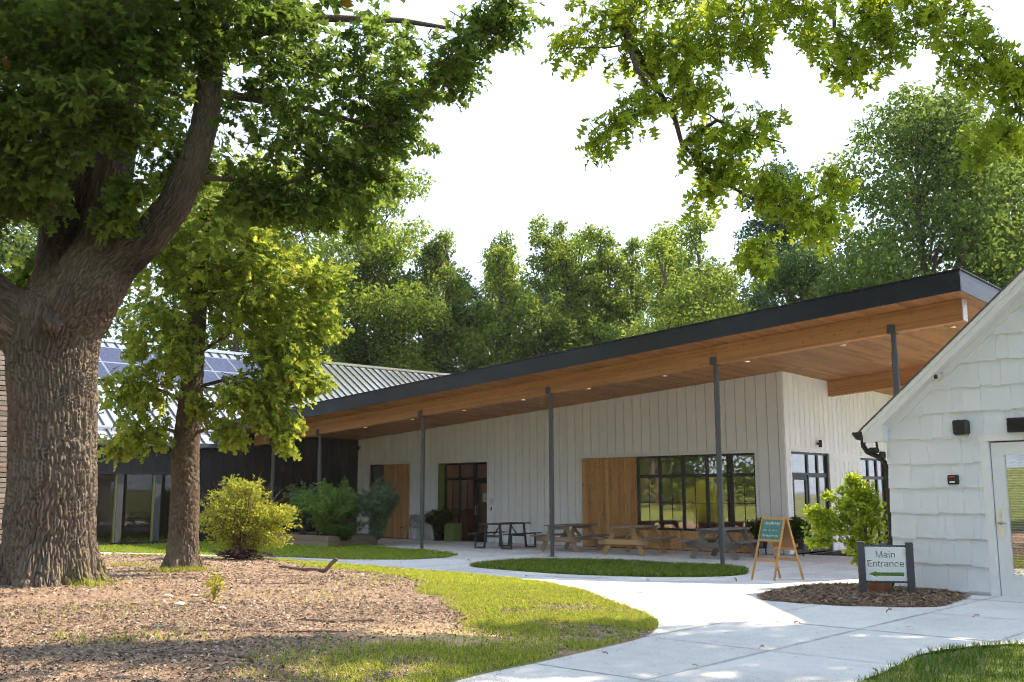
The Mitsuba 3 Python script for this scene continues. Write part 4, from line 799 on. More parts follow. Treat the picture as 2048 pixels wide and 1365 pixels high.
hang = [[(1.35, 11.3, 7.25), (1.50, 11.2, 6.85), (1.66, 11.2, 6.55), (1.80, 11.2, 6.25), (1.93, 11.2, 6.0), (2.0, 11.2, 5.7), (2.14, 11.2, 5.55), (2.30, 11.2, 5.35), (2.52, 11.2, 5.2), (2.82, 11.2, 5.02), (3.2, 11.1, 4.88), (3.5, 11.0, 4.78), (3.72, 10.9, 4.45)],
        [(1.36, 11.3, 7.2), (1.38, 11.0, 6.85), (1.45, 10.9, 6.5), (1.58, 10.9, 6.3), (1.80, 11.0, 6.18), (1.35, 10.9, 5.9), (1.05, 10.8, 5.55)],
        [(4.1, 11.8, 8.1), (4.0, 11.6, 7.3), (4.25, 11.4, 6.95), (4.4, 11.3, 6.7)], [(5.6, 11.4, 7.6), (5.35, 11.2, 7.05), (5.55, 11.1, 6.75), (5.75, 11, 6.35), (5.9, 11, 6.0)], [(4.2, 10.4, 9.2), (3.4, 10.9, 8.3), (2.9, 11.0, 7.6), (2.6, 11.0, 7.1)], [(2.0, 11.2, 5.7), (2.4, 11.1, 5.95), (2.75, 11.0, 5.75), (3.1, 10.9, 5.6)], [(3.2, 11.1, 4.88), (3.5, 11, 5.0), (3.75, 11, 5.15)]]
for i, h in enumerate(hang): putc('branch', tube(h, np.linspace(.040, .008, len(h)) if i < 2 else np.linspace(.03, .006, len(h)), 6), (.10, .08, .065), 'm_bark', PO, smooth=True)
rng = np.random.default_rng(79)
po_blobs = [(1.15, 11.1, 7.05, .45, .5, .35, 36), (.75, 11.1, 6.85, .35, .5, .3, 22), (1.45, 11.2, 6.75, .35, .5, .3, 22), (1.75, 11.1, 6.65, .35, .5, .45, 30), (2.15, 11.1, 6.75, .5, .5, .5, 50), (2.6, 11.0, 7.0, .45, .6, .35, 34), (2.75, 11.0, 6.6, .25, .4, .25, 16), (1.95, 11.1, 6.15, .4, .4, .3, 28), (2.25, 11.1, 6.05, .2, .3, .25, 12),
            (1.5, 10.9, 5.95, .3, .4, .2, 16), (1.2, 10.8, 5.7, .3, .35, .22, 20), (1.0, 10.8, 5.45, .22, .3, .15, 12), (1.15, 10.9, 6.45, .12, .2, .12, 6), (1.75, 11.1, 5.75, .2, .3, .15, 8),
            (2.3, 11.1, 5.65, .3, .4, .25, 24), (2.75, 11.0, 5.65, .4, .4, .2, 26), (3.05, 10.9, 5.4, .15, .3, .2, 9), (2.2, 11.1, 5.3, .25, .3, .2, 16), (2.55, 11.1, 5.25, .35, .4, .25, 28), (2.3, 11.1, 4.95, .3, .3, .2, 18), (2.85, 11.0, 4.95, .35, .4, .2, 28), (3.2, 11.0, 4.75, .35, .4, .2, 26), (3.5, 10.9, 4.5, .3, .3, .22, 22), (3.65, 10.9, 5.05, .22, .3, .2, 16), (2.75, 10.9, 4.15, .25, .3, .25, 20), (2.95, 10.9, 4.45, .12, .2, .1, 5),
            (3.3, 11.2, 7.3, .6, .6, .25, 40), (3.75, 11.3, 6.95, .4, .5, .3, 26), (4.05, 11.3, 6.65, .5, .5, .3, 36), (3.5, 11.2, 6.55, .2, .3, .15, 8), (4.45, 11.3, 7.2, .4, .5, .35, 34), (4.5, 11.2, 6.75, .3, .4, .25, 20), (5.0, 11.2, 7.1, .4, .5, .35, 26), (5.45, 11.1, 6.75, .4, .5, .3, 30), (5.85, 11.0, 6.35, .4, .5, .45, 46), (5.75, 11.0, 5.65, .3, .4, .35, 28), (5.3, 11.0, 6.4, .3, .4, .25, 16), (5.4, 11, 5.45, .25, .3, .2, 12), (6.1, 11, 5.9, .4, .5, .6, 30), (4.7, 11.2, 7.5, 1.2, .6, .25, 60), (2.0, 11.2, 7.5, 1.4, .6, .3, 60), (.2, 12.2, 7.75, .3, .4, .3, 0)]
po_blobs = [b for b in po_blobs if b[6]]
alltips = []
for bl_ in [(*q[:6], max(8, int(q[6] * .66))) for q in po_blobs if q[6] > 9]:                                             # every cluster of leaves that hangs in view is a part
    tips, dirs = blob_tips([bl_], rng, np.array([3.0, 10.9, 8.4])); dirs = unit(dirs - Z * .35)
    a = sprays(tips, dirs, 8, .34, .175, rng, PINV, OAKF, (.17, .27, .028), (.50, .60, .05), droop=.15, odd=.002)
    put('leaf_cluster', a[:2], 'm_leaf', PO, color=a[2]); alltips.append((tips, dirs))
    hp = np.vstack([np.array(h)[:] for h in hang]); c_ = np.array(bl_[:3]); near_ = hp[np.argmin(np.linalg.norm(hp - c_, axis=1) + .6 * np.clip(c_[2] - hp[:, 2], 0, 9))]
    if .15 < np.linalg.norm(near_ - c_) < 1.1: far_ = c_ + (c_ - near_) * .35; putc('branchlet', tube([near_, near_ * .5 + c_ * .5 + rng.normal(0, .03, 3) + Z * .04, c_, far_], [.013, .010, .007, .003], 5), (.10, .08, .065), 'm_bark', PO, smooth=True)
tips, dirs = np.vstack([q[0] for q in alltips]), np.vstack([q[1] for q in alltips])
t2, d2 = blob_tips([(10.3, 13.0, 10.4, 2.7, 1.9, 1.6, 520), (11.5, 9.5, 12.0, 3.0, 3.0, 2.0, 260), (5.0, 12.0, 9.6, 3.0, 1.8, .7, 70)], rng, np.array([11, 7.5, 8.0]))
b = sprays(t2, d2, 9, .4, .24, rng, DIAV, DIAF, OC0, OC1)
fill(PO, 'crown', [b], 'm_leaf')
putc('twig', twigs(tips, dirs, .30, .005, 1), (.10, .08, .06), 'm_bark', PO, smooth=True, kind='stuff')

# trees beyond the roofs
def far_tree(key, x, y, H, R, base, seed, n, leaf, c0, c1, shape='round', clumps=70, lean=0.0, trunk_r=.28, gap=.0, stems=1):
    """trunk, limbs and a crown of leaf clumps; base = height where the crown starts"""
    rng = np.random.default_rng(seed); cs = []; limbs = []
    g = 0.0
    for st in range(stems):
        ox, oy = (rng.normal(0, R * .45, 2) if stems > 1 else (0, 0)); top_ = H * (1 - .14 * rng.random() * (stems > 1)); Rs = R / (stems ** .5) * rng.uniform(.85, 1.1)
        path = np.array([[x + ox * .3 * 0 + ox * min(1, q * 1.5), y + oy * min(1, q * 1.5), g + top_ * .93 * q] for q in (0, .3, .6, .85, 1)]) + rng.normal(0, .12, (5, 3)) * [1, 1, 0]
        limbs.append(tube(path, trunk_r * np.array([1.1, .85, .55, .28, .06]), 7))
        m = max(8, clumps // stems)
        for i in range(m):
            q = (i + rng.random()) / m; h = base + (top_ - base) * q
            rad = {'round': math.sqrt(max(.02, 1 - (1.75 * q - .8) ** 2)), 'spire': (1 - q) ** .6 * (.75 + .3 * math.sin(q * 9 + seed)) + .14, 'dome': math.sqrt(max(.02, 1 - q ** 2.2))}[shape] * Rs
            rad *= .62 + .6 * rng.random(); a_ = rng.uniform(0, 2 * PI) if i % 3 else i * 2.399
            rr = rad * rng.random() ** .45; c = np.array([x + ox + rr * math.cos(a_), y + oy + rr * math.sin(a_), g + h + rng.normal(0, .2)])
            cr = (R * .22 + .25) * rng.uniform(.45, 1.35) * (.75 + .4 * (1 - q)) if shape != 'spire' else (R * .24 + .18) * rng.uniform(.6, 1.2) * (.6 + .55 * (1 - q))
            cs.append((c, cr))
            if i % 2 == 0:
                z0 = g + max(base * .55, h - rr * 1.0 - .5); k = (z0 - g) / (top_ * .95); p0 = np.array([np.interp(k, [0, .3, .6, .85, 1], path[:, d]) for d in range(3)])
                limbs.append(tube([p0, (p0 + c) / 2 + [0, 0, .25], c], [trunk_r * .30, trunk_r * .2, .02], 5, False))
    w = np.array([cr ** 2 for _, cr in cs]); cnt = np.maximum((n * w / w.sum()).astype(int), 8)
    P, O, per = [], [], []
    for (c, cr), m in zip(cs, cnt):
        q = unit(rng.normal(0, 1, (m, 3))); rad = cr * (rng.random((m, 1)) ** .38); lump = 1 + .35 * (meshkit.noise(q * 2.2 + c, seed)[:, None] - .5)
        P.append(c + q * rad * lump * [1, 1, .78]); O.append(q); per.append(np.full(m, rng.random()))
    P, O, per = np.vstack(P), np.vstack(O), np.concatenate(per); k = len(P)
    N = O * .55 + Z * .55 + rng.normal(0, .55, (k, 3)); A = rng.normal(0, 1, (k, 3)) + O * .5 - Z * .25
    m = leaves(DIAV, DIAF, P, A, N, leaf * rng.uniform(.6, 1.25, k), colours(k, rng, c0, c1, 0, per=per))
    put('trunk', cat(limbs), 'm_bark', key, color=vcol(cat(limbs), (.15, .125, .105)), smooth=True)
    fill(key, 'crown', [m], 'm_leaf')
G1, G2 = (.12, .19, .04), (.23, .32, .065)
Y1, Y2 = (.20, .29, .04), (.38, .48, .08)
B1, B2 = (.055, .11, .05), (.11, .19, .08)
FAR = [  # label, x, y, H, R, base, n, leaf, colours, shape, clumps, stems
    ('tall airy tree beside the big oak, its crown open against the white sky', -8.5, 56, 23.8, 4.8, 5.5, 44000, .25, Y1, Y2, 'dome', 110, 1),
    ('bushy olive-green tree above the metal roof ridge', -7.3, 55, 14.8, 4.4, 4.0, 24000, .22, G1, Y1, 'dome', 60, 1),
    ('dark leafy tree behind the olive-green one over the ridge end', -4.5, 57, 16.0, 3.0, 5.0, 13000, .22, B1, G2, 'dome', 50, 1),
    ('ivy-clad dark tree just right of the ridge end', -2.3, 59, 13.8, 2.4, 3.5, 10000, .21, B1, B2, 'dome', 44, 1),
    ('leaning poplar at the left end of the middle row', -2.2, 57, 17.4, 3.4, 6.2, 15000, .24, G1, Y2, 'spire', 64, 2),
    ('second poplar of the middle row, with twin stems', .6, 58, 17.1, 3.3, 6.6, 15000, .24, G1, Y2, 'spire', 64, 2),
    ('spiky poplar of the middle row with a forked top', 3.0, 57, 17.8, 3.0, 6.2, 15000, .24, G1, Y2, 'spire', 64, 2),
    ('tallest narrow poplar in the middle of the far row', 5.3, 56, 18.8, 2.9, 6.6, 15000, .24, G1, Y2, 'spire', 60, 2),
    ('narrow poplar right of the tallest one', 8.0, 57, 18.3, 2.8, 6.6, 15000, .24, G1, Y2, 'spire', 60, 2),
    ('feathery pale-topped tree at the right end of the poplar row', 10.6, 54, 18.6, 3.0, 6.5, 14000, .24, Y1, Y2, 'dome', 66, 2),
    ('broad yellow-green tree low behind the middle of the roof', 9.6, 48, 12.4, 3.6, 4.5, 18000, .22, G1, Y2, 'dome', 66, 1),
    ('small bushy tree peeping over the roof in front of the poplars', 3.6, 46, 8.2, 2.4, 3.0, 6000, .2, G1, Y1, 'dome', 40, 1),
    ('dark blue-green conical tree against the white sky', 15.9, 57, 20.6, 3.7, 6.0, 22000, .24, B1, B2, 'dome', 76, 1),
    ('round dark-green tree below the conical one', 13.6, 46, 12.6, 3.3, 4.0, 17000, .21, B1, G2, 'round', 60, 1),
    ('huge spreading tree towering over the right end of the roof', 19.5, 46, 20.3, 6.4, 5.5, 46000, .27, G1, G2, 'dome', 140, 1),
    ('tree at the right edge behind the cottage gable', 24.6, 47, 19.0, 4.4, 5.0, 22000, .25, G1, Y1, 'dome', 80, 1),
    ('dense dark tree filling the gap left of the big oak trunk', -22.8, 47, 17.5, 6.0, 3.0, 32000, .28, B1, G2, 'dome', 80, 1),
    ('mid-green tree behind the young oak', -14.6, 52, 18.5, 5.0, 4.5, 16000, .27, G1, G2, 'dome', 90, 1),
    ('far pale tree rising between the first two poplars', -.6, 70, 18.8, 4.0, 4.0, 16000, .3, Y1, Y2, 'dome', 80, 1),
    ('far pale tree rising between the forked poplar and the tallest one', 5.0, 72, 20.3, 4.2, 4.0, 16000, .3, Y1, Y2, 'dome', 80, 1),
    ('far pale tree between the narrow poplar and the feathery one', 11.2, 72, 21.0, 4.2, 5.0, 16000, .3, Y1, Y2, 'dome', 80, 1),
    ('far tree just left of the poplar row over the ridge end', -5.6, 70, 19.2, 3.6, 4.0, 14000, .3, G1, Y2, 'dome', 70, 1),
    ('low dark tree over the roof at the right of the poplars', 6.6, 50, 10.2, 2.6, 3.5, 7000, .21, B1, G2, 'round', 44, 1),
]
for i, (lab, x, y, H, R, base, n, lf, c0, c1, shp, cl, st) in enumerate(FAR):
    kind = 'poplar_tree' if 'poplar ' in lab and 'row' in lab and shp == 'spire' else 'broadleaf_tree'
    key = thing(kind, lab, 'tree', 'trees beyond the roofs')
    far_tree(key, x, y, H, R, base, 300 + i, n, lf, c0, c1, shp, cl, stems=st)
for i, (x, y, H, R, base) in enumerate([(-13.5, 4.5, 14, 5.5, 4.5), (-5, -9, 16, 6.5, 5), (2.5, -4.5, 15, 7.0, 6.5), (-29, 12.5, 15, 6, 2.0), (-36, 21, 16, 6, 2.0), (-44, 31, 17, 7, 2.5), (-42, 9, 17, 7, 2.0), (-50, 19, 18, 7, 2.0), (-20, -6, 16, 6.5, 5)]):  # trees out of view, added to hold back sky light and fill window reflections
    key = thing('yard_tree', 'leafy yard tree behind the viewpoint, added to hold back sky light and to show in the window glass', 'tree', 'added yard trees behind the viewpoint'); hz = float(np.interp(-x, [22, 62], [0, 3]))
    far_tree(key, x, y, H, R, base, 500 + i, 6500, .42, G1, G2, 'dome', 70, trunk_r=.4)

# ------------------------------------------------------------------ shrubs and planters
rng = np.random.default_rng(101)
def stems(base, n, spread, h, r, rng, bend=.25, a0=0, a1=2 * PI):
    out, tips, dirs = [], [], []
    for i in range(n):
        a = rng.uniform(a0, a1); s = spread * math.sqrt(rng.random()); H = h * rng.uniform(.65, 1.0) * (1 - .30 * (s / spread) ** 2)
        b = np.array(base) + [math.cos(a) * s * .10, math.sin(a) * s * .10, 0]; t = np.array(base) + [math.cos(a) * s, math.sin(a) * s, H]
        m = (b + t) / 2 + [-math.cos(a) * s * bend, -math.sin(a) * s * bend, H * .08] + rng.normal(0, .04, 3)
        pts = np.array([b, .55 * b + .35 * m + .1 * t, m, .4 * m + .6 * t, t]); out.append(tube(pts, [r, r * .85, r * .6, r * .4, r * .15], 5, False)); tips.append(pts); dirs.append(unit(t - m))
    return out, tips, dirs
def along(tips, k, rng, lo=.35):
    """points and directions along stems, k on each"""
    P, D = [], []
    for p in tips:
        u = rng.uniform(lo, 1, k) * (len(p) - 1); i = np.minimum(u.astype(int), len(p) - 2); fr = (u - i)[:, None]
        P.append(p[i] * (1 - fr) + p[i + 1] * fr); D.append(unit(p[i + 1] - p[i]))
    return np.vstack(P), np.vstack(D)
def shrub(name, label, base, n, spread, h, r, k, m, L, size, tv, tf, c0, c1, stemc, seed, lo=.35, wob=.5, droop=.1, group=None, sm=4):
    rng = np.random.default_rng(seed); key = thing(name, label, 'shrub', group)
    st, tp, _ = stems(base, n, spread, h, r, rng); P, D = along(tp, k, rng, lo)
    D = unit(D + rng.normal(0, wob, D.shape)); P = P + D * L * .6
    fill(key, 'foliage', [sprays(P, D, m, L, size, rng, tv, tf, c0, c1, droop=droop, up=.6)], 'm_leaf')
    put('stem', cat(st + [tube([p - d * L, p], [.004, .002], 3, False) for p, d in zip(P[::sm], D[::sm])]), 'm_bark', key, color=vcol(cat(st + [tube([p - d * L, p], [.004, .002], 3, False) for p, d in zip(P[::sm], D[::sm])]), stemc), smooth=True, kind='stuff')
    return key
def bush(name, label, base, blobs, n_stem, spread, h, m, L, size, tv, c0, c1, stemc, seed, droop=.05, r=.012, up=.5):
    rng = np.random.default_rng(seed); key = thing(name, label, 'shrub'); base = np.array(base)
    st, tp, _ = stems(base, n_stem, spread, h, r, rng); P, D = blob_tips([(base[0] + x, base[1] + y, base[2] + z, a, b_, c, n) for x, y, z, a, b_, c, n in blobs], rng, base + [0, 0, .1]); D = unit(D + rng.normal(0, .35, D.shape))
    fill(key, 'foliage', [sprays(P, D, m, L, size, rng, tv, DIAF, c0, c1, droop=droop, up=up)], 'm_leaf')
    g_ = cat(st + [tube([p_ - d_ * L * 1.3, p_], [.004, .002], 3, False) for p_, d_ in zip(P[::3], D[::3])]); put('stem', g_, 'm_bark', key, color=vcol(g_, stemc), smooth=True, kind='stuff'); return key
YS = bush('flowering_shrub', 'wide yellow-green fine-leaved shrub with bare brown stems beside the young oak', (-6.75, 25.6, .03), [(-.2, 0, 1.25, 1.05, .9, .75, 330), (.55, 0, .95, .9, .8, .55, 170), (-.55, 0, 1.0, .8, .8, .65, 150), (-.35, 0, 1.9, .40, .4, .22, 40), (.15, 0, 1.85, .3, .4, .24, 34), (.95, 0, 1.15, .38, .4, .3, 36), (.45, .1, .5, .85, .7, .28, 70), (-.5, 0, .5, .5, .6, .25, 26)], 64, 1.35, 2.35, 12, .30, .095, SLIMV * [1, 1.6, 1], (.28, .35, .045), (.62, .62, .11), (.17, .12, .09), 5, r=.015)
put('base_litter', (lambda m: m[:2])(chips(rng.normal([-6.75, 25.55], [.28, .2], (260, 2)), gh(0, np.full(260, 25.5)) + rng.uniform(.02, .22, 260), .22, rng, [(.12, .06, .05)])), 'm_plain', YS, color=np.tile([.12, .065, .055], (260 * 5, 1)), kind='stuff')
shrub('garden_shrub', 'small yellowish shrub in front of the dark building window left of the young oak', (-10.0, 31.0, .02), 16, .55, 1.35, .01, 14, 10, .16, .07, DIAV, DIAF, (.30, .30, .05), (.5, .42, .07), (.17, .12, .09), 6)
# raised timber bed with its plants
RB = thing('raised_bed', 'low raised planting bed of grey timbers at the left end of the patio', 'planter')
W2 = lambda s, t, z=0: MB @ np.array([s, t, z])
for (s0, s1, t0, t1) in [(-29.2, -25.9, 19.45, 19.53), (-29.2, -25.9, 21.4, 21.48), (-29.28, -29.2, 19.45, 21.48), (-25.9, -25.82, 19.45, 21.48)]:
    for i in range(2):
        putc('timber', cbox([s0, t0, i * .17 + .012], [s1, t1, i * .17 + .178], .008, MB), np.array([.27, .21, .15]) * rng.uniform(.8, 1.2), 'm_wood', RB)
putc('soil', box([-29.18, 19.54, .02], [-25.92, 21.39, .28], MB), (.07, .05, .04), 'm_soil', RB)
fern = SLIMV * [1, .9, 1]
shrub('garden_shrub', 'feathery mid-green plant mound filling the middle of the raised bed', (W2(-26.5, 20.0, .28)), 90, 1.2, 1.85, .010, 20, 11, .28, .135, fern, DIAF, (.16, .30, .07), (.34, .50, .12), (.10, .13, .05), 12, lo=.2, wob=.9)
shrub('garden_shrub', 'blue-grey upright plant at the left end of the raised bed', (W2(-28.2, 20.2, .28)), 40, .65, 1.85, .010, 18, 13, .18, .09, DIAV * [1, .8, 1], DIAF, (.14, .22, .14), (.25, .35, .21), (.12, .12, .08), 13, lo=.2)
shrub('garden_shrub', 'tall blue-green plant leaning out in front of the wooden panel', (W2(-25.25, 21.0, .2)), 44, .70, 2.0, .010, 20, 9, .20, .13, SLIMV * [1, 1.5, 1], DIAF, (.14, .24, .13), (.32, .43, .25), (.12, .13, .09), 14, lo=.12, droop=.5)
shrub('garden_shrub', 'low spreading green plant spilling over the right end of the raised bed', (W2(-25.8, 20.1, .2)), 36, .8, .7, .008, 14, 14, .17, .075, fern, DIAF, (.09, .17, .04), (.17, .28, .06), (.10, .12, .05), 15, lo=.1, droop=.5)
shrub('garden_shrub', 'sprig of bright green leaves at the left back of the raised bed', (W2(-29.6, 20.6, .28)), 12, .35, 2.0, .01, 10, 12, .16, .08, DIAV, DIAF, (.14, .23, .06), (.22, .33, .08), (.1, .12, .05), 16, lo=.4)
# leaning shrub by the cottage corner
LS = thing('garden_shrub', 'multi-stemmed shrub with fresh yellow-green leaves beside the cottage corner', 'shrub')
rl = np.random.default_rng(44); tp = []; st = []
for i, (dx, dy, h) in enumerate([(-.65, .1, .95), (-.45, -.1, 1.35), (-.2, .15, 1.55), (.05, 0, 1.65), (.25, .2, 1.45), (-.75, -.05, 1.2), (-.1, -.2, 1.2), (.35, -.1, 1.1), (-.35, .25, .7), (.15, .25, 1.3), (-.55, .2, 1.5), (-.15, .05, 1.75)]):
    b = np.array([5.36, 15.35, .22]) + rl.normal(0, .035, 3) * [1, 1, 0]; t = b + [dx, dy, h]; m = b + [dx * .25, dy * .3, h * .55]
    p = np.array([b, b * .6 + m * .4 + rl.normal(0, .02, 3), m, m * .45 + t * .55 + rl.normal(0, .04, 3), t]); tp.append(p); st.append(tube(p, [.022, .018, .013, .008, .003], 6))
P, D = blob_tips([(5.36 + x, 15.35 + y, .22 + z, a, b_, c, n) for x, y, z, a, b_, c, n in [(-.30, 0, 1.15, .45, .4, .42, 116), (-.66, 0, .95, .28, .3, .30, 44), (-.05, .1, 1.45, .34, .3, .22, 60), (.12, .1, 1.0, .3, .3, .4, 56), (-.15, 0, .7, .25, .3, .25, 36), (-.75, 0, .70, .15, .2, .15, 26), (-.12, .05, 1.66, .16, .2, .1, 24), (-.05, 0, .45, .25, .2, .15, 26), (-.8, .0, 1.15, .14, .2, .12, 22)]], rl, np.array([5.36, 15.35, .5]))
fill(LS, 'foliage', [sprays(P, D, 11, .14, .078, rl, DIAV * [1, 1.1, 1], DIAF, (.24, .36, .03), (.60, .68, .08), droop=.05, up=.8)], 'm_leaf')
putc('stem', cat(st), (.16, .125, .10), 'm_bark', LS, smooth=True, kind='stuff')
# terracotta pot behind the sign
TP = thing('flower_pot', 'shallow terracotta pot of thin stems under the entrance sign', 'flower pot')
o = np.array([4.94, 13.78, float(zmul(np.array([4.94]), np.array([13.78]))[0]) - .03])
putc('pot', lathe([(0, .002), (.115, .002), (.150, .13), (.168, .13), (.172, .19), (.155, .19), (.150, .165), (0, .165)], 28, o), (.36, .15, .085), 'm_plain', TP, smooth=40)
putc('soil', lathe([(0, .168), (.149, .166)], 20, o), (.06, .045, .035), 'm_soil', TP)
st, tp, _ = stems(o + [0, 0, .165], 9, .15, .42, .006, rl); putc('stem', cat(st), (.13, .08, .06), 'm_bark', TP, smooth=True, kind='stuff')
P, D = along(tp, 7, rl, .3); fill(TP, 'foliage', [sprays(P, unit(D + rl.normal(0, .6, D.shape)), 5, .06, .05, rl, DIAV, DIAF, (.12, .2, .04), (.2, .3, .06))], 'm_leaf')
# planter in the recessed entrance
PL = thing('planter', 'square lime-green planter with a dark bushy plant in the recessed entrance', 'planter')
putc('box', cat([cbox([-25.95, TW - .42, .005], [-25.50, TW + .02, .62], .01, MB)]), (.15, .24, .06), 'm_satin', PL)
PLb = W2(-26.35, TW - .30, .0)
putc('pot', lathe([(0, .005), (.16, .005), (.2, .3), (.21, .34), (.18, .34), (0, .30)], 20, PLb), (.02, .02, .02), 'm_satin', PL, smooth=40)
st, tp, _ = stems(PLb + [.05, -.1, .3], 60, .7, .95, .008, rl); P, D = along(tp, 16, rl, .1)
fill(PL, 'foliage', [sprays(P, unit(D + rl.normal(0, .5, D.shape)), 9, .16, .10, rl, SLIMV * [1, 1.2, 1], DIAF, (.05, .085, .02), (.12, .15, .035), droop=.5)], 'm_leaf'); putc('stem', cat(st), (.10, .09, .05), 'm_bark', PL, smooth=True, kind='stuff')
# potted ferns by the corner
for i, (s, t, h, lab) in enumerate([(-13.55, 24.55, .95, 'dark fern in a black pot stand behind the chalkboard, left of the pair'), (-12.55, 24.7, 1.0, 'dark fern in a black pot stand behind the chalkboard, right of the pair')]):
    FP = thing('potted_fern', lab, 'potted plant', 'potted ferns by the wall corner'); b = W2(s, t, 0)
    put('pot', lathe([(0, .18), (.13, .18), (.17, .46), (.18, .48), (.15, .48), (0, .44)], 18, b), 'm_black', FP, smooth=40)
    for q in range(4):
        a = q * PI / 2 + .6; put('leg', rod(b + [.15 * math.cos(a), .15 * math.sin(a), .005], b + [.13 * math.cos(a), .13 * math.sin(a), .24], .012, 6), 'm_black', FP)
    st, tp, _ = stems(b + [0, 0, .44], 26, .42, h - .35, .005, rl, bend=-.1); P, D = along(tp, 16, rl, .1)
    fill(FP, 'foliage', [sprays(P, unit(D + rl.normal(0, .4, D.shape)), 8, .10, .10, rl, SLIMV, DIAF, (.05, .10, .025), (.11, .17, .04), droop=.5)], 'm_leaf'); putc('stem', cat(st), (.08, .09, .04), 'm_bark', FP, smooth=True, kind='stuff')
# ------------------------------------------------------------------ picnic tables
AX, AY = unit(np.array([.58, .815, 0])), unit(np.array([.815, -.58, 0]))    # long axis, across
MT = np.stack([AX, AY, Z], 1)
def plank(lo, hi, o, c, parent, name, jit=.22, mat_='m_wood'): putc(name, cbox(lo, hi, .005, MT, o), np.array(c) * rp_.uniform(1 - jit, 1 + jit), mat_, parent)
rp_ = np.random.default_rng(51)
def wooden_table(x, y, label, top_c, leg_c, L=1.83):
    K = thing('picnic_table', label, 'picnic table', 'picnic tables on the patio'); o = np.array([x, y, float(gh(x, y)) + .004])
    for i in range(5): w = .138; a = -.36 + i * .1445; plank([-L / 2 + rp_.uniform(0, .012), a, .715], [L / 2 - rp_.uniform(0, .012), a + w, .753], o, top_c, K, 'table_board')
    for sd in (-1, 1):
        for i in range(2): a = sd * .70 - .14 + i * .143; plank([-L / 2 + rp_.uniform(0, .012), a, .415], [L / 2 - rp_.uniform(0, .012), a + .138, .453], o, top_c, K, 'seat_board')
    for e in (-1, 1):
        xe = e * (L / 2 - .28)
        for sd in (-1, 1):
            p0, p1 = o + MT @ np.array([xe, sd * .60, 0.0]), o + MT @ np.array([xe, sd * .235, .713])
            putc('leg', beam(p0, p1, .14, .040, .005, up=AX), np.array(leg_c) * rp_.uniform(.88, 1.12), 'm_wood', K)
        plank([xe + .022 if e > 0 else xe - .060, -.76, .275], [xe + .060 if e > 0 else xe - .022, .76, .412], o, leg_c, K, 'cross_bar')
        plank([xe + .022 if e > 0 else xe - .060, -.35, .62], [xe + .060 if e > 0 else xe - .022, .35, .713], o, leg_c, K, 'top_cleat')
        p0, p1 = o + MT @ np.array([xe - e * .03, 0, .34]), o + MT @ np.array([xe - e * .52, 0, .70]); putc('brace', beam(p0, p1, .075, .038, .004, up=AY), np.array(leg_c) * .9, 'm_wood', K)
wooden_table(1.70, 29.55, 'weathered wooden picnic table with grey-brown top, second from the recessed door', (.20, .165, .145), (.31, .225, .15))
wooden_table(3.36, 27.9, 'newer tan wooden picnic table in front of the wooden wall panel', (.25, .185, .145), (.42, .28, .13))
wooden_table(5.42, 26.0, 'dark grey weathered picnic table partly behind the post near the chalkboard', (.17, .16, .165), (.19, .165, .14))
def metal_table(x, y, label, c=(.040, .040, .050), L=1.75):
    K = thing('picnic_table', label, 'picnic table', 'picnic tables on the patio'); o = np.array([x, y, float(gh(x, y)) + .004])
    plank([-L / 2, -.37, .715], [L / 2, .37, .755], o, c, K, 'table_top', 0, 'm_satin')
    for sd in (-1, 1): plank([-L / 2, sd * .66 - .125, .425], [L / 2, sd * .66 + .125, .46], o, c, K, 'seat', 0, 'm_satin')
    for e in (-1, 1):
        xe = e * (L / 2 - .24)
        for sd in (-1, 1):
            q = lambda a, z: o + MT @ np.array([xe, sd * a, z])
            putc('leg', cat([beam(q(.335, .03), q(.245, .714), .06, .05, .004, up=AX), beam(q(.31, .026), q(.70, .026), .045, .05, .004, up=AX), beam(q(.675, .05), q(.665, .424), .05, .05, .004, up=AX)]), c, 'm_satin', K)
        putc('cross_bar', beam(o + MT @ np.array([xe, -.29, .37]), o + MT @ np.array([xe, .29, .37]), .04, .07, .004), c, 'm_satin', K)
        putc('brace', beam(o + MT @ np.array([xe, 0, .37]), o + MT @ np.array([xe - e * .38, 0, .71]), .035, .03, .003, up=AY), c, 'm_satin', K)
metal_table(-.22, 31.15, 'black picnic table with square looped legs, nearest the recessed door')
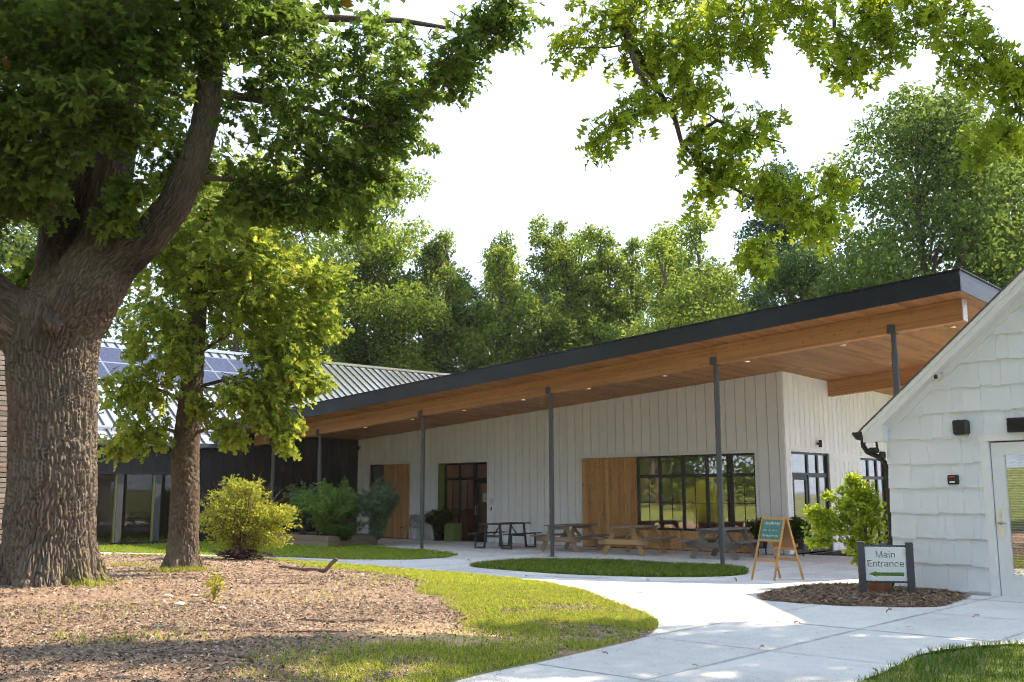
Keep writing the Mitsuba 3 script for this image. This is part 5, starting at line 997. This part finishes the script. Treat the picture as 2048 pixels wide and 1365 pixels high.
# ------------------------------------------------------------------ chair by the wall
CH = thing('chair', 'small chair with a grey patterned bucket back by the wall left of the recessed door', 'chair')
co = W2(-27.35, 24.35, 0); cf = np.stack([unit(np.array([.9, -.43, 0])), unit(np.array([.43, .9, 0])), Z], 1)   # x right, y back
g = [(math.cos(t) * .24 * (1 - .25 * max(0, (z - .5) / .42) ** 2), .10 + .13 * math.sin(t) + .10 * (z - .44), z) for z in np.linspace(.44, .90, 9) for t in np.linspace(.05, PI - .05, 11)]
def sheet(pts, nu, nv, th, M, o):
    p = np.array(pts).reshape(nu, nv, 3); n = np.cross(np.gradient(p, axis=1), np.gradient(p, axis=0)); n = unit(n); a = (p + n * th / 2).reshape(-1, 3); b = (p - n * th / 2).reshape(-1, 3); k = nu * nv
    i, j = np.meshgrid(np.arange(nu - 1), np.arange(nv - 1), indexing='ij'); q = np.stack([i * nv + j, i * nv + j + 1, (i + 1) * nv + j + 1, (i + 1) * nv + j], -1).reshape(-1, 4)
    f = np.vstack([q[:, [0, 1, 2]], q[:, [0, 2, 3]], k + q[:, [0, 2, 1]], k + q[:, [0, 3, 2]]])
    ring = np.concatenate([np.arange(nv), (np.arange(1, nu) * nv + nv - 1), ((nu - 1) * nv + np.arange(nv - 2, -1, -1)), (np.arange(nu - 2, 0, -1) * nv)]); r2 = np.roll(ring, -1)
    f = np.vstack([f, np.stack([ring, r2, k + r2], 1), np.stack([ring, k + r2, k + ring], 1)]); return np.vstack([a, b]) @ M.T + o, f
v, f = sheet(g, 9, 11, .014, cf, co); pat = (meshkit.noise(v * 45, 3) > .5)[:, None]
put('backrest', (v, f), 'm_satin', CH, color=np.where(pat, [.42, .43, .42], [.17, .18, .18]), smooth=True)
putc('seat', cbox([-.23, -.22, .43], [.23, .20, .465], .015, cf, co), (.30, .30, .29), 'm_satin', CH)
for sx in (-1, 1):
    for sy in (-1, 1): put('leg', rod(co + cf @ np.array([sx * .22, sy * .20, .005]), co + cf @ np.array([sx * .17, sy * .15, .435]), .011, 8), 'm_chrome', CH)
putc('armrest', cbox([-.45, -.15, .44], [-.24, .12, .47], .008, cf, co), (.10, .06, .045), 'm_wood', CH)
# ------------------------------------------------------------------ chalkboard easel
EA = thing('chalkboard_easel', 'folding wooden A-frame easel with a green chalkboard on the path', 'easel')
ez0 = lambda p: np.array([p[0], p[1], float(gh(*p)) + .004])
f1, f2, r1, r2 = ez0((4.44, 18.95)), ez0((4.72, 18.42)), ez0((5.08, 19.36)), ez0((5.37, 18.86))
tz = 1.20; wv = (f2 - f1) * [1, 1, 0]; wn = unit(wv); mid0, mid1 = (f1 + r1) / 2, (f2 + r2) / 2
tf1, tf2 = np.array([*(mid0 + wv * .02)[:2] - unit((r1 - f1) * [1, 1, 0])[:2] * .03, tz]), np.array([*(mid1 - wv * .02)[:2] - unit((r1 - f1) * [1, 1, 0])[:2] * .03, tz])
tr1, tr2 = tf1 + unit((r1 - f1) * [1, 1, 0]) * .06, tf2 + unit((r2 - f2) * [1, 1, 0]) * .06
OAKW = (.52, .28, .09)
for nm, (a, b) in {'leg': (f1, tf1), 'leg_': (f2, tf2), 'leg__': (r1, tr1), 'leg___': (r2, tr2)}.items(): putc('leg', beam(a, b, .042, .022, .003, up=wn), np.array(OAKW) * rl.uniform(.92, 1.08), 'm_wood', EA)
def on(a, b, z): return a + (b - a) * ((z - a[2]) / (b[2] - a[2]))
for z, h in [(1.175, .045), (.775, .04), (.42, .045)]: putc('rail', beam(on(f1, tf1, z) + wn * .012, on(f2, tf2, z) - wn * .012, .020, h, .003), OAKW, 'm_wood', EA)
for z, h in [(.62, .04), (.42, .045)]: putc('rail', beam(on(r1, tr1, z) + wn * .012, on(r2, tr2, z) - wn * .012, .020, h, .003), OAKW, 'm_wood', EA)
def panel(a, ta, b, tb, z0, z1, th, off=0):
    q = [on(a, ta, z0) + wn * .02, on(b, tb, z0) - wn * .02, on(b, tb, z1) - wn * .02, on(a, ta, z1) + wn * .02]; n = unit(np.cross(q[1] - q[0], q[3] - q[0]))
    v = np.array([p + n * (off - th / 2) for p in q] + [p + n * (off + th / 2) for p in q]); return v, np.array([[0, 2, 1], [0, 3, 2], [4, 5, 6], [4, 6, 7], [0, 1, 5], [0, 5, 4], [1, 2, 6], [1, 6, 5], [2, 3, 7], [2, 7, 6], [3, 0, 4], [3, 4, 7]]), q, n
v, f, q, n = panel(f1, tf1, f2, tf2, .795, 1.155, .008); CB = putc('chalkboard', (v, f), (.055, .17, .15), 'm_plain', EA)
v, f, _, _ = panel(r1, tr1, r2, tr2, .64, 1.17, .006); putc('back_panel', (v, f), (.30, .165, .075), 'm_plain', EA)
putc('tray', cat([beam(on(r1, tr1, .66) + unit(r1 - f1) * .05 * [1, 1, 0], on(r2, tr2, .66) + unit(r1 - f1) * .05 * [1, 1, 0], .09, .012, .003), beam(on(r1, tr1, .685) + unit(r1 - f1) * .095 * [1, 1, 0], on(r2, tr2, .685) + unit(r1 - f1) * .095 * [1, 1, 0], .01, .06, .003)]), OAKW, 'm_wood', EA)
ex_, ey_ = unit(q[1] - q[0]), unit(q[3] - q[0]); bw, bh = np.linalg.norm(q[1] - q[0]), np.linalg.norm(q[3] - q[0])
side_ = 1 if n @ (CAM - q[0]) > 0 else -1
def chalk(text, h, x, y, wmax):
    m = meshkit.text_mesh(text, h, .0008); v = np.asarray(m.vertices); wd = v[:, 0].max(); k = min(1, wmax / wd)
    p = q[0] + (x + v[:, :1] * k + v[:, 1:2] * .22) * ex_ + (y + v[:, 1:2]) * ey_ + n * side_ * (.0046 + v[:, 2:]); return p, np.asarray(m.faces)
putc('chalk_writing', cat([chalk('Good Morning!', .050, .05, bh - .095, bw - .12), chalk('Please ask to know', .036, .05, .055, bw - .12)] +
     [tube(np.array([q[0] + (.06 + i * .006 + o_) * ex_ + (bh * .45 + a_ * math.sin(i * 1.35 + o_ * 30) + .004 * math.sin(i * .6)) * ey_ + n * side_ * .005 for i in range(m_)]), .0022, 4, False) for o_, a_, m_ in [(.0, .014, 16), (.13, .020, 12), (.23, .012, 24)]]), (.72, .76, .74), 'm_plain', CB)
# ------------------------------------------------------------------ entrance sign
SG = thing('entrance_sign', 'white panel sign pointing left to the main entrance, held between two dark posts', 'sign')
pa, pb = np.array([4.66, 13.60]), np.array([5.255, 13.46]); sx = unit(np.array([*(pb - pa), 0])); sy = np.cross(Z, sx); MS = np.stack([sx, sy, Z], 1)
gz = float(gh(*pa)) - .065; so = np.array([*pa, gz]); wS = np.linalg.norm(pb - pa)
for x in (0, wS):
    p = putc('post', cbox([x - .045, -.045, -.05], [x + .045, .045, .765], .006, MS, so), (.050, .055, .068), 'm_satin', SG); putc('post_cap', cbox([x - .048, -.048, .766], [x + .048, .048, .778], .004, MS, so), (.30, .32, .36), 'm_satin', p)
putc('panel', cbox([.048, -.012, .245], [wS - .048, .012, .690], .002, MS, so + Z * .02), (.72, .77, .79), 'm_satin', SG)
putc('frame', cat([cbox([.046, -.018, .69], [wS - .046, .018, .712], .003, MS, so + Z * .02), cbox([.046, -.018, .222], [wS - .046, .018, .244], .003, MS, so + Z * .02)]), (.050, .055, .068), 'm_satin', SG)
def sign_text(text, h, cx, z):
    m = meshkit.text_mesh(text, h, .0015); v = np.asarray(m.vertices); v = v - [(v[:, 0].max() + v[:, 0].min()) / 2, 0, 0]; v[:, 0] *= .98
    p = np.stack([cx + v[:, 0], -.0125 - v[:, 2], z + v[:, 1]], 1); return p @ MS.T + so + Z * .02, np.asarray(m.faces)
LET = (.085, .13, .055)
putc('lettering', sign_text('Main', .084, wS / 2, .548), LET, 'm_plain', SG); putc('lettering', sign_text('Entrance', .084, wS / 2, .430), LET, 'm_plain', SG)
ar = sg.Polygon([(.085, .335), (.185, .372), (.185, .357), (wS - .085, .357), (wS - .085, .312), (.185, .312), (.185, .297)])
putc('arrow', extrude(ar, -.0142, -.0122, (sx, Z, sy), so + Z * .02), (.085, .19, .035), 'm_plain', SG)
# door mat, fallen wood, seedling, stones, leaves on the paving
DM = thing('door_mat', 'thin black door mat on the patio before the side door', 'mat'); putc('mat', cbox([-12.7, 25.55, .006], [-11.2, 27.4, .018], .003, MB), (.025, .025, .027), 'm_soil', DM)
for kx, (pts, r, lab) in enumerate([([(-4.95, 21.6), (-4.3, 20.9), (-3.75, 20.3), (-3.62, 20.25)], .045, 'crooked fallen limb with an upturned end on the mulch near the path'), ([(-3.9, 14.6), (-3.4, 14.75), (-2.9, 14.7)], .016, 'thin fallen stick right of the seedling'), ([(-3.2, 8.35), (-2.55, 8.3), (-2.0, 8.1)], .016, 'long bent stick lying at the lower left edge of the mulch'), ([(-3.0, 9.7), (-2.2, 9.6), (-1.55, 9.6)], .012, 'straight thin twig on the shaded mulch'), ([(-1.55, 8.35), (-1.2, 8.6), (-1.05, 8.85)], .012, 'pale twig on the thin grass at the bottom'), ([(-4.6, 8.0), (-4.2, 7.95), (-3.9, 7.9)], .015, 'short dark stick at the bottom left corner'), ([(-3.6, 12.0), (-3.3, 11.9), (-2.9, 11.95)], .010, 'little twig on the mulch below the seedling'), ([(-2.2, 10.4), (-1.75, 10.3), (-1.4, 10.35)], .02, 'dark stick between mulch and grass')]):
    FB = thing('fallen_branch', lab, 'branch'); p = np.array(pts, float); z = zmound(p[:, 0], p[:, 1]) + r * .8; p3 = np.column_stack([p, z])
    if kx == 0: p3[-1, 2] += .24; p3[-1, 0] += .12
    t = np.linspace(0, len(p3) - 1, 14); pp = np.stack([np.interp(t, np.arange(len(p3)), p3[:, d]) for d in range(3)], 1) + rl.normal(0, r * .22, (14, 3)); putc('wood', tube(pp, r * np.linspace(.55, 1, 14), 7), (.20, .155, .125), 'm_bark', FB, smooth=True)
    if kx == 0: putc('twig', tube([pp[4], pp[4] + [.1, -.1, .12], pp[4] + [.15, -.25, .15]], [.014, .01, .004], 5), (.2, .15, .12), 'm_bark', FB, smooth=True)
SD = thing('seedling', 'small yellow-green seedling growing alone in the mulch', 'seedling'); b = np.array([-3.62, 12.35, float(zmound(np.array([-3.62]), np.array([12.35]))[0])])
st, tp, _ = stems(b, 7, .17, .36, .006, rl); putc('stem', cat(st), (.3, .3, .06), 'm_bark', SD, smooth=True, kind='stuff'); P, D = along(tp, 4, rl, .4)
fill(SD, 'leaf', [sprays(P, unit(D + rl.normal(0, .7, D.shape)), 2, .05, .085, rl, OAKV, OAKF, (.40, .42, .05), (.55, .55, .08))], 'm_leaf')
for x, y, r, lab in [(-4.30, 12.75, .065, 'pale flat stone lying left of the seedling'), (-3.98, 12.8, .05, 'small pale stone between the flat stone and the seedling'), (-3.85, 11.85, .075, 'whitish stone below the seedling'), (-3.22, 11.35, .045, 'little white stone at the edge of the mulch shadow')]:
    m = trimesh.creation.icosphere(2, 1.0); v = np.array(m.vertices); v = v * [r, r * .75, r * .4] * (1 + .5 * (fbm(v * 1.6 + x, 2, 4)[:, None] - .5)) + [x, y, float(zmound(np.array([x]), np.array([y]))[0]) + r * .15]
    ST = thing('stone', lab, 'stone'); putc('body', (v, np.array(m.faces)), (.55, .48, .42), 'm_plain', ST, smooth=40)
rf = np.random.default_rng(66); nleaf = 0
for x, y in [(-3.5, 25.0), (-1.1, 24.6), (-2.7, 24.2), (1.02, 16.2), (2.45, 18.2), (2.2, 9.0), (.75, 8.75), (2.9, 10.6), (3.95, 10.35), (5.1, 11.2), (1.6, 15.2), (.3, 20.3), (3.9, 17.9), (2.75, 7.9), (1.4, 8.1), (4.3, 11.6), (.9, 23.0), (-.6, 26.9)]:
    P = np.array([[x, y, float(gh(x, y)) + .02]]); A = np.array([[*rf.normal(0, 1, 2), .12]]); v, f, c = leaves(OAKV * [1, 1, 3.0], OAKF, P, A, Z[None] + rf.normal(0, .3, (1, 3)), np.array([rf.uniform(.05, .095)]), np.array([[.25, .14, .065]]) * rf.uniform(.5, 1.3))
    v[:, 2] += max(0, float(gh(x, y)) + .006 - v[:, 2].min()); k = fresh('fallen_leaf'); scene[k] = mikit.ply((v, f), 'm_plain', color=c); labels[k] = {'label': 'dry brown oak leaf lying on the pale concrete paving', 'category': 'leaf', 'group': 'dry leaves scattered on the paving'}
